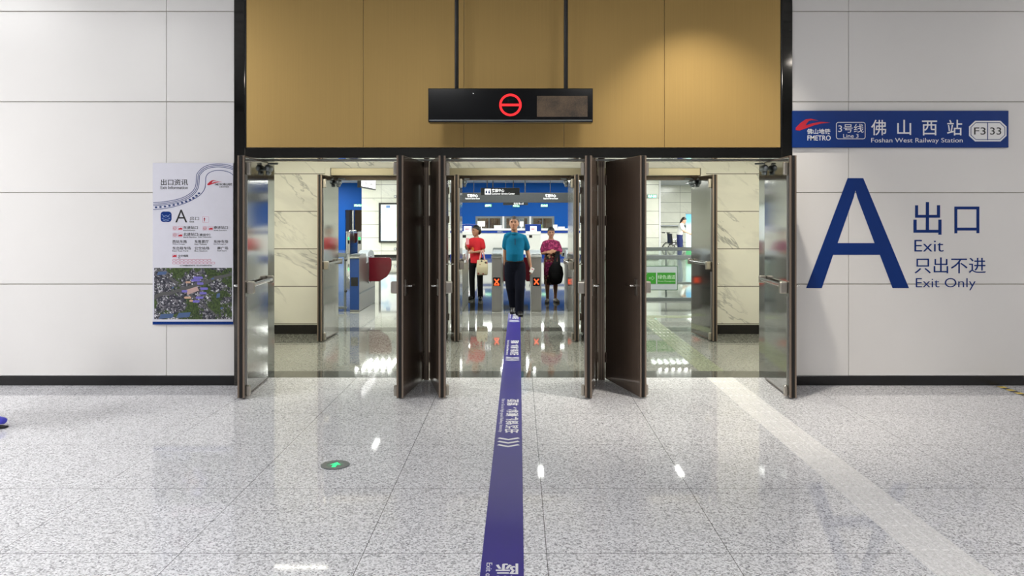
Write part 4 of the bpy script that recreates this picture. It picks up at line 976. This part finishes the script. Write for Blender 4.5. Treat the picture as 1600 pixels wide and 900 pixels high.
# ------------------------------------------------------------------ people
M['skin'] = plain('skin', rgb(166, 118, 92), .5, var=.06, vs_=20)
M['skin_pale'] = plain('skin_pale', rgb(214, 170, 144), .5, var=.06, vs_=20)
M['hair'] = plain('black_hair', rgb(22, 18, 18), .45, var=.2, vs_=60)
M['hair_grey'] = plain('greying_hair', rgb(58, 54, 52), .5, var=.25, vs_=70)
M['eye'] = plain('eye_dark', rgb(30, 20, 18), .2)
M['lip'] = plain('lip', rgb(160, 92, 84), .5)
M['teal'] = plain('teal_cotton', rgb(4, 98, 134), .85, 0, .2, var=.10, vs_=7, bump=.25, bs=14)
M['navy'] = plain('navy_cotton', rgb(16, 18, 30), .9, 0, .12, var=.15, vs_=6, bump=.25, bs=12)
M['red_shirt'] = plain('red_cotton', rgb(192, 20, 34), .8, var=.10, vs_=7, bump=.25, bs=14)
M['black_cloth'] = plain('black_cloth', rgb(12, 11, 13), .85, 0, .2, var=.15)
M['white_shirt'] = plain('white_shirt', rgb(240, 240, 238), .7, var=.03)
M['staff_navy'] = plain('staff_navy', rgb(22, 36, 92), .75, var=.08)
M['vest'] = plain('yellow_vest', rgb(206, 226, 40), .6)
M['shoe_black'] = plain('black_shoe', rgb(20, 18, 18), .4)
M['shoe_grey'] = plain('grey_shoe', rgb(168, 158, 146), .6)
M['shoe_blue'] = plain('blue_shoe', rgb(76, 76, 210), .5)
t = NT('print_dress'); p = t.obj(); vo = t.n('ShaderNodeTexVoronoi'); t.put(vo.inputs['Vector'], p); vo.inputs['Scale'].default_value = 34
cc = t.xyz(vo.outputs['Color'])[0]; zz = t.xyz(p)[2]
magenta = t.ramp(cc, [(.2, rgb(96, 18, 58)), (.6, rgb(128, 26, 76)), (.9, rgb(158, 60, 100))])
floral = t.ramp(cc, [(.2, rgb(40, 30, 30)), (.45, rgb(132, 44, 60)), (.7, rgb(176, 140, 110)), (.9, rgb(70, 60, 44))], 'CONSTANT')
band = t.math('MAXIMUM', t.math('LESS_THAN', zz, .52), t.math('LESS_THAN', t.math('ABSOLUTE', t.math('SUBTRACT', zz, .86)), .08))
M['dress'] = t.set(t.mix(band, magenta, floral), .8, 0, .3)
t = NT('print_bag'); vo = t.n('ShaderNodeTexVoronoi'); t.put(vo.inputs['Vector'], t.obj()); vo.inputs['Scale'].default_value = 13
M['tote'] = t.set(t.mix(t.math('LESS_THAN', vo.outputs['Distance'], .26), rgb(202, 190, 156), t.ramp(t.xyz(vo.outputs['Color'])[0], [(.3, rgb(150, 70, 64)), (.6, rgb(120, 112, 80)), (.8, rgb(66, 60, 54))], 'CONSTANT')), .8)

def person(label, loc, h, rz=0., J=None, head=(0, 0), top=None, bottom=None, shoes=None, skin='skin', hair='hair', hair_len=0, wide=1., belly=0., sleeve=.55, dress=None, vox=.010, hands=None, extras=None, belt=False, hem=.86, pants=1.):
    """faces -y; joints are given for a 1.70 m figure and scaled to h. r/l = the person's own right (-x) / left (+x)"""
    s = h/1.70
    r = thing('person', label, 'person', loc, rz)
    D_ = dict(hr=(-.092, 0, .90), hl=(.092, 0, .90), kr=(-.10, -.015, .48), kl=(.10, -.015, .48), ar=(-.10, .02, .085), al=(.10, .02, .085), fr=(-.11, -.16, .03), fl=(.11, -.16, .03),
              sr=(-.168*wide, 0, 1.385), sl=(.168*wide, 0, 1.385), er=(-.215*wide, .03, 1.10), el=(.215*wide, .03, 1.10), wr=(-.24*wide, -.03, .86), wl=(.24*wide, -.03, .86),
              pel=(0, 0, .92), waist=(0, -.005, 1.08), chest=(0, 0, 1.28), neck=(0, .01, 1.44), head=(0, -.015, 1.585))
    D_.update(J or {})
    P = {k: Vector(v)*s for k, v in D_.items()}
    W_ = wide*s
    yaw, pitch = head
    HR = Matrix.Rotation(yaw, 3, 'Z') @ Matrix.Rotation(pitch, 3, 'X')
    hp = lambda x, y, z: P['head']+HR @ (Vector((x, y, z))*s)
    # --- body
    b = MB()
    up = lambda v, k: v+Vector((0, 0, k*s))
    tors = [(up(P['pel'], -.05), .135, .10), (P['pel'], .150, .105), (P['waist'], .132, .095), (up(P['chest'], -.06), .146, .098), (P['chest'], .150, .096), (up(P['chest'], .07), .146, .080), (up(P['neck'], -.02), .07, .06)]
    b.limb([a for a, _, _ in tors], [(x*W_, (y_)*W_) for _, x, y_ in tors], 18)
    b.limb([up(P['neck'], -.05), P['neck'], P['head']+Vector((0, .015*s, -.06*s))], [.058*s, .052*s, .050*s], 14)
    HRINGS = [(-.118, .024, .022, -.058), (-.104, .042, .046, -.042), (-.075, .056, .070, -.022), (-.035, .067, .088, -.006), (0, .073, .096, 0), (.04, .076, .099, .004), (.075, .068, .088, .008), (.10, .048, .062, .010), (.113, .026, .034, .011), (.118, .008, .010, .011)]
    b.loft([[hp(rx*math.cos(q_), cy+ry*math.sin(q_), z_) for q_ in [2*PI*k/20 for k in range(20)]] for z_, rx, ry, cy in HRINGS])
    b.limb([hp(0, -.090, .012), hp(0, -.106, -.022), hp(0, -.100, -.034)], [.008*s, .015*s, .014*s], 8)
    for sg in (-1, 1):
        b.ell(hp(sg*.074, .005, -.012), (.012*s, .020*s, .032*s), 8, 7)
        b.ell(hp(sg*.030, -.086, .030), (.026*s, .006*s, .007*s), 8, 5)
        b.ell(hp(sg*.042, -.060, -.03), (.018*s, .017*s, .020*s), 8, 5)
    b.ell(hp(0, -.086, -.066), (.024*s, .012*s, .013*s), 8, 5)
    for k, sg in (('r', -1), ('l', 1)):
        S, E, Wt = P['s'+k], P['e'+k], P['w'+k]
        m1 = S.lerp(E, .35)
        b.limb([S+Vector((-sg*.03*s, 0, -.005*s)), m1, E, E.lerp(Wt, .35), Wt], [.047*s*wide, .045*s*wide, .037*s, .037*s, (.027*s, .022*s)], 12)
        d = (Wt-E).normalized() if not (hands and k in hands) else Vector(hands[k]).normalized()
        nrm = Vector((-sg, .15, 0)); nrm = (nrm-d*nrm.dot(d)).normalized()       # palm looks towards the body
        sp_ = d.cross(nrm)*(-sg)                                                 # towards the thumb
        if sp_.y > 0: sp_ = -sp_
        b.limb([Wt, Wt+d*.045*s, Wt+d*.09*s], [(.026*s, .017*s), (.038*s, .017*s), (.037*s, .014*s)], 12, sp_)
        for i, (o__, ln) in enumerate(((.029, .070), (.010, .080), (-.010, .074), (-.028, .058))):
            base_ = Wt+d*.085*s+sp_*o__*s
            p1 = base_+(d*.95+nrm*.25).normalized()*ln*.45*s; p2 = p1+(d*.75+nrm*.65).normalized()*ln*.33*s; p3 = p2+(d*.4+nrm*.9).normalized()*ln*.25*s
            b.limb([base_, p1, p2, p3], [.0095*s, .009*s, .0085*s, .0075*s], 8)
        tb = Wt+d*.03*s+sp_*.028*s
        b.limb([tb, tb+(d*.7+sp_*.6+nrm*.2).normalized()*.034*s, tb+(d*.95+sp_*.35+nrm*.45).normalized()*.064*s], [.013*s, .011*s, .009*s], 8)
        H_, K_, A_, F_ = P['h'+k], P['k'+k], P['a'+k], P['f'+k]
        b.limb([H_, H_.lerp(K_, .4), K_, K_.lerp(A_, .3), K_.lerp(A_, .75), A_], [.084*W_, .072*W_, .054*s, .054*s, .038*s, .034*s], 14)
        b.limb([A_+Vector((0, 0, -.03*s)), A_.lerp(F_, .5)+Vector((0, 0, -.01*s)), F_], [(.034*s, .03*s), (.036*s, .028*s), (.034*s, .018*s)], 10)
    body = b.build('body', skin, r, remesh=vox*.8, sm=3)
    # --- face
    e = MB(); br = MB()
    for sg in (-1, 1):
        e.ell(hp(sg*.031, -.0905, .013), (.013*s, .006*s, .007*s), 10, 6)
        br.ell(hp(sg*.032, -.0975, .034), (.020*s, .005*s, .004*s), 8, 5)
    e.build('eyes', 'eye', r, smooth=True); br.build('eyebrows', hair, r, smooth=True)
    MB().ell(hp(0, -.0945, -.066), (.021*s, .007*s, .007*s), 10, 6).build('lips', 'lip', r, smooth=True)
    # --- hair
    hb = MB(); rings = []
    for z_, rx, ry, cy in [(-.045, .066, .060, .045), (-.01, .080, .080, .028), (.03, .0835, .093, .018), (.062, .080, .098, .008), (.085, .070, .088, .010), (.11, .052, .066, .012), (.124, .028, .036, .012), (.130, .008, .010, .012)]:
        rings.append([hp(rx*math.cos(q_), cy+ry*math.sin(q_), z_) for q_ in [2*PI*k/20 for k in range(20)]])
    hb.loft(rings)
    if hair_len: hb.limb([hp(0, .06, .03), hp(0, .075, -.06), hp(0, .07, -.06-hair_len)], [(.075*s, .05*s), (.078*s, .045*s), (.05*s, .03*s)], 14)
    hb.build('hair', hair, r, remesh=vox, sm=2)
    # --- clothes
    if bottom and not dress:
        tb = MB()
        tb.limb([up(P['pel'], .055), P['pel'], up(P['pel'], -.07)], [(.152*W_, (.118+belly*.5)*W_), (.162*W_, .122*W_), (.150*W_, .112*W_)], 18)
        for k in 'rl':
            H_, K_, A_ = P['h'+k], P['k'+k], P['a'+k]
            tb.limb([H_, H_.lerp(K_, .45), K_, K_.lerp(A_, .5), A_+Vector((0, 0, -.03*s))], [.098*W_, .090*W_*pants, .074*W_*pants, .068*W_*pants, .066*W_*pants], 14)
        tb.build('trousers', bottom, r, remesh=vox, sm=4)
        if belt: MB().limb([up(P['pel'], .035), up(P['pel'], .068)], [(.160*W_, (.124+belly*.55)*W_)]*2, 20, cap=False).build('belt', 'shoe_black', r)
    if top or dress:
        tb = MB(); hz = hem*s
        lo = P['pel'].lerp(P['waist'], 0.0); lo = Vector((lo.x, lo.y, hz))
        rows = [(lo, .160, .118+belly*.8), (P['waist'], .156, .110+belly), (up(P['chest'], -.06), .164, .112+belly*.4), (P['chest'], .170, .110), (up(P['chest'], .07), .172, .098), (up(P['neck'], -.045), .125, .078), (up(P['neck'], -.012), .062, .062)]
        if dress:
            rows = [(Vector((P['pel'].x, P['pel'].y, dress*s)), .165, .125), (Vector((P['pel'].x, P['pel'].y, (dress+.3)*s)), .172, .130), (P['pel'], .172, .128)]+[(P['waist'], .152, .116+belly)]+rows[2:]
        tb.limb([a for a, _, _ in rows], [(x*W_, y_*W_) for _, x, y_ in rows], 20, cap=False)
        for k, sg in (('r', -1), ('l', 1)):
            S, E = P['s'+k], P['e'+k]
            tb.limb([S+Vector((-sg*.10*s, .005*s, .022*s)), S+Vector((-sg*.055*s, 0, .008*s)), S+Vector((-sg*.012*s, 0, -.006*s)), S.lerp(E, sleeve*.5), S.lerp(E, sleeve)], [.050*s, .056*s, .061*s, .061*s, .064*s], 14)
        tb.build('dress' if dress else 'shirt', top, r, remesh=vox, sm=7)
        if extras == 'polo':
            MB().limb([up(P['neck'], -.035), up(P['neck'], .012)], [(.074*s, .072*s), (.062*s, .064*s)], 16, cap=False).build('collar', top, r, smooth=True)
            MB().box(P['chest'].x-.012*s, P['chest'].x+.012*s, P['chest'].y-(.126+belly*.2)*W_, P['chest'].y-(.118+belly*.2)*W_, P['chest'].z-.04*s, P['chest'].z+.07*s).build('button_placket', plain('placket_teal', rgb(8, 78, 112), .8), r, .003)
    if shoes:
        for k in 'rl':
            A_, F_ = P['a'+k], P['f'+k]
            dr = (F_-A_); dr.z = 0; dr = dr.normalized() if dr.length > 1e-4 else Vector((0, -1, 0))
            tilt = F_.z < .028*s and A_.z > .12*s
            heel = Vector((A_.x, A_.y, A_.z-.045*s))-dr*.03*s
            sh = MB(); sh.limb([heel, heel.lerp(F_, .45)+Vector((0, 0, .014*s)), F_+dr*.015*s], [(.042*s, .040*s), (.046*s, .042*s), (.043*s, .026*s)], 12, dr.cross(Vector((0, 0, 1))))
            if not tilt:
                for v in sh.v:
                    if v.z < .004*s: v.z = .004*s
            ob = sh.build('shoe', shoes, r, smooth=True)
            so = MB(); sd = dr.cross(Vector((0, 0, 1)))
            hz_ = heel-Vector((0, 0, .036*s)); fz_ = F_+dr*.045*s-Vector((0, 0, .024*s))
            if not tilt: hz_.z = .001; fz_.z = .001
            a_, b_ = hz_-dr*.035*s, fz_
            th_ = Vector((0, 0, .010*s))
            ringL = [a_-sd*.026*s, a_.lerp(b_, .12)-sd*.04*s, a_.lerp(b_, .5)-sd*.04*s, a_.lerp(b_, .72)-sd*.048*s, b_-sd*.026*s, b_+sd*.026*s, a_.lerp(b_, .72)+sd*.048*s, a_.lerp(b_, .5)+sd*.04*s, a_.lerp(b_, .12)+sd*.04*s, a_+sd*.026*s]
            so.loft([ringL, [v+th_ for v in ringL]]).build('sole', 'rubber', ob)
    return r, P

# man in the teal polo, striding along the purple strip
man, _ = person('man in teal polo shirt and navy trousers walking along the purple strip', (-.065, 12.92, 0), 1.66, 0,
    J=dict(hl=(.085, 0, .86), hr=(-.095, 0, .86), kl=(.080, -.08, .46), al=(.072, -.04, .085), fl=(.095, -.21, .032), kr=(-.075, .00, .47), ar=(-.030, .24, .17), fr=(-.05, .13, .035),
           sl=(.152, .01, 1.34), el=(.212, .07, 1.09), wl=(.262, .02, .84), sr=(-.148, 0, 1.365), er=(-.172, .07, 1.10), wr=(-.170, .12, .86),
           pel=(-.005, 0, .885), waist=(-.005, -.02, 1.05), chest=(.0, -.005, 1.25), neck=(-.01, -.01, 1.41), head=(-.02, -.04, 1.575)),
    head=(-.08, -.10), top='teal', bottom='navy', shoes='shoe_black', skin='skin', hair='hair_grey', pants=1.2, wide=.95, belly=.035, extras='polo', belt=True, hem=.945, sleeve=.72)
tk = thing('paper_ticket', 'small white ticket held in the hand of the man in teal polo', 'ticket', (man.location.x+.280, 12.88, .715), .3)
MB().box(-.03, .03, -.002, .002, 0, .085, Matrix.Rotation(.5, 3, 'Y')).build('paper', 'paper', tk)
MB().box(-.02, .02, -.003, -.002, .05, .065, Matrix.Rotation(.5, 3, 'Y'), (0, 0, .0425)).build('print', 'ink_pink', tk)

# woman in the red shirt
wy = 15.35
red, RP = person('woman in red t-shirt and black trousers waiting at the gate with a tote bag', (X(744, wy), wy, 0), 1.47, -.35,
    J=dict(sl=(.15, 0, 1.36), el=(.195, -.04, 1.11), wl=(.03, -.20, 1.10), sr=(-.15, 0, 1.36), er=(-.195, -.02, 1.12), wr=(-.17, -.20, 1.22), kl=(.10, -.01, .48), fl=(.16, -.14, .03), fr=(-.14, -.15, .03)),
    head=(-.5, .08), top='red_shirt', bottom='black_cloth', shoes='shoe_black', skin='skin', hair='hair', hair_len=.015, wide=.93, belly=.015, sleeve=.62, hem=.84, hands=dict(l=(-1, -.3, 0), r=(.1, -.3, 1)))
MB(red.location*0).prism([(-.055, .96), (-.01, .93), (.01, 1.00), (-.02, 1.05), (-.045, 1.03)], 'xz', -.128, -.118).build('shirt_print', plain('orange_print', rgb(206, 110, 40), .7), red)
ph = thing('mobile_phone', 'phone in a pale pink case held up by woman in red', 'phone', (X(730.5, 15.12), 15.12, 1.10), -.5)
MB().box(-.035, .035, -.005, .005, 0, .13).build('case', plain('pink_case', rgb(226, 150, 160), .4), ph, .004)
MB().box(-.031, .031, .005, .0065, .005, .125).build('screen', 'black_gloss', ph)
ty = 15.16
tx = X(753.5, ty)
tb_ = thing('tote_bag', 'cream printed tote bag hanging from the forearm of woman in red', 'bag', (tx, ty, .50))
q = MB(); q.loft([[(a*sx_, b_*sy_, z_) for a, b_ in ((-1, -1), (-.3, -1.25), (.3, -1.25), (1, -1), (1, 1), (.3, 1.2), (-.3, 1.2), (-1, 1))] for z_, sx_, sy_ in ((0, .095, .04), (.02, .108, .05), (.16, .112, .052), (.30, .098, .03))])
q.build('bag_body', 'tote', tb_, .012, smooth=False)
for s in (-1, 1):
    MB().limb([(-.055, s*.022, .27), (-.03, s*.018, .42), (-.012, s*.010, .485), (.012, s*.010, .485), (.03, s*.018, .42), (.055, s*.022, .27)], [(.012, .004)]*6, 8, (1, 0, 0)).build('strap', plain('pink_strap', rgb(214, 160, 150), .7), tb_, smooth=True)

# woman in the printed dress
dy = 14.9
dr_, DP = person('woman in purple printed dress standing between gates with a black backpack', (X(861, dy), dy, 0), 1.44, .05,
    J=dict(sl=(.155, 0, 1.35), sr=(-.155, 0, 1.35), el=(.215, -.03, 1.10), wl=(.03, -.20, 1.14), er=(-.215, -.03, 1.10), wr=(-.05, -.20, 1.16), fl=(.14, -.13, .03), ar=(-.085, -.05, .085), kr=(-.09, -.04, .48), fr=(-.12, -.21, .03)),
    head=(.0, .16), top='dress', dress=.40, shoes='shoe_grey', skin='skin', hair='hair', hair_len=.03, wide=.98, belly=.02, sleeve=.72, hands=dict(l=(-1, -.2, .1), r=(1, -.2, .0)))
by_ = 14.47
bp = thing('backpack', 'black backpack hanging from the arm of woman in printed dress', 'bag', (X(868.5, by_), by_, .40))
q = MB(); q.limb([(0, 0, .04), (0, -.005, .17), (0, 0, .30), (0, .01, .36)], [(.12, .065), (.145, .085), (.125, .075), (.07, .05)], 16); q.build('main_pouch', 'black_cloth', bp, smooth=True)
q = MB(); q.limb([(0, -.07, .06), (0, -.078, .13), (0, -.07, .18)], [(.085, .025), (.10, .035), (.085, .025)], 14); q.build('front_pocket', 'black_cloth', bp, smooth=True)
for s in (-1, 1):
    q = MB(); q.limb([(s*.05, .03, .33), (.03+s*.03, .14, .46), (.05+s*.02, .25, .580), (.05+s*.02, .30, .585), (.05+s*.02, .315, .53), (.03+s*.05, .18, .30), (s*.07, .08, .10)], [(.020, .006)]*7, 8); q.build('strap', 'black_cloth', bp, smooth=True)

# staff member by the wheelchair
sy = 29.9
st, _ = person('staff member in white shirt and navy trousers bending over the banner table', (X(1062, sy), sy, 0), 1.66, 1.25,
    J=dict(chest=(0, -.05, 1.27), neck=(0, -.08, 1.43), head=(0, -.16, 1.54), sl=(.175, -.06, 1.36), sr=(-.175, -.06, 1.36), el=(.21, -.16, 1.12), er=(-.21, -.16, 1.12), wl=(.17, -.38, 1.02), wr=(-.17, -.38, 1.02)),
    head=(0, .45), top='white_shirt', bottom='staff_navy', shoes='shoe_black', skin='skin_pale', hair='hair', hair_len=.12, sleeve=.7, hem=.90, vox=.014, pants=1.3)
# worker far behind the window
wy_ = 38.9
person('worker in yellow vest far behind the rightmost far window', (X(843.5, wy_), wy_, 0), 1.46, .6, top='vest', bottom='black_cloth', shoes='shoe_black', skin='skin', hair='hair', vox=.016)
# passer-by whose shoe tip enters the picture
person('passer-by stepping in with a blue shoe at the left edge of the concourse floor', (-4.435, 5.96, 0), 1.68, PI/2,
    J=dict(kl=(.09, -.20, .49), al=(.08, -.24, .10), fl=(.08, -.385, .055), kr=(-.09, .06, .48), ar=(-.09, .28, .16), fr=(-.09, .17, .04), el=(.23, .10, 1.12), wl=(.22, .14, .88), er=(-.23, -.02, 1.11), wr=(-.21, -.12, .90)),
    top='white_shirt', bottom='navy', shoes='shoe_blue', skin='skin', hair='hair', vox=.014)
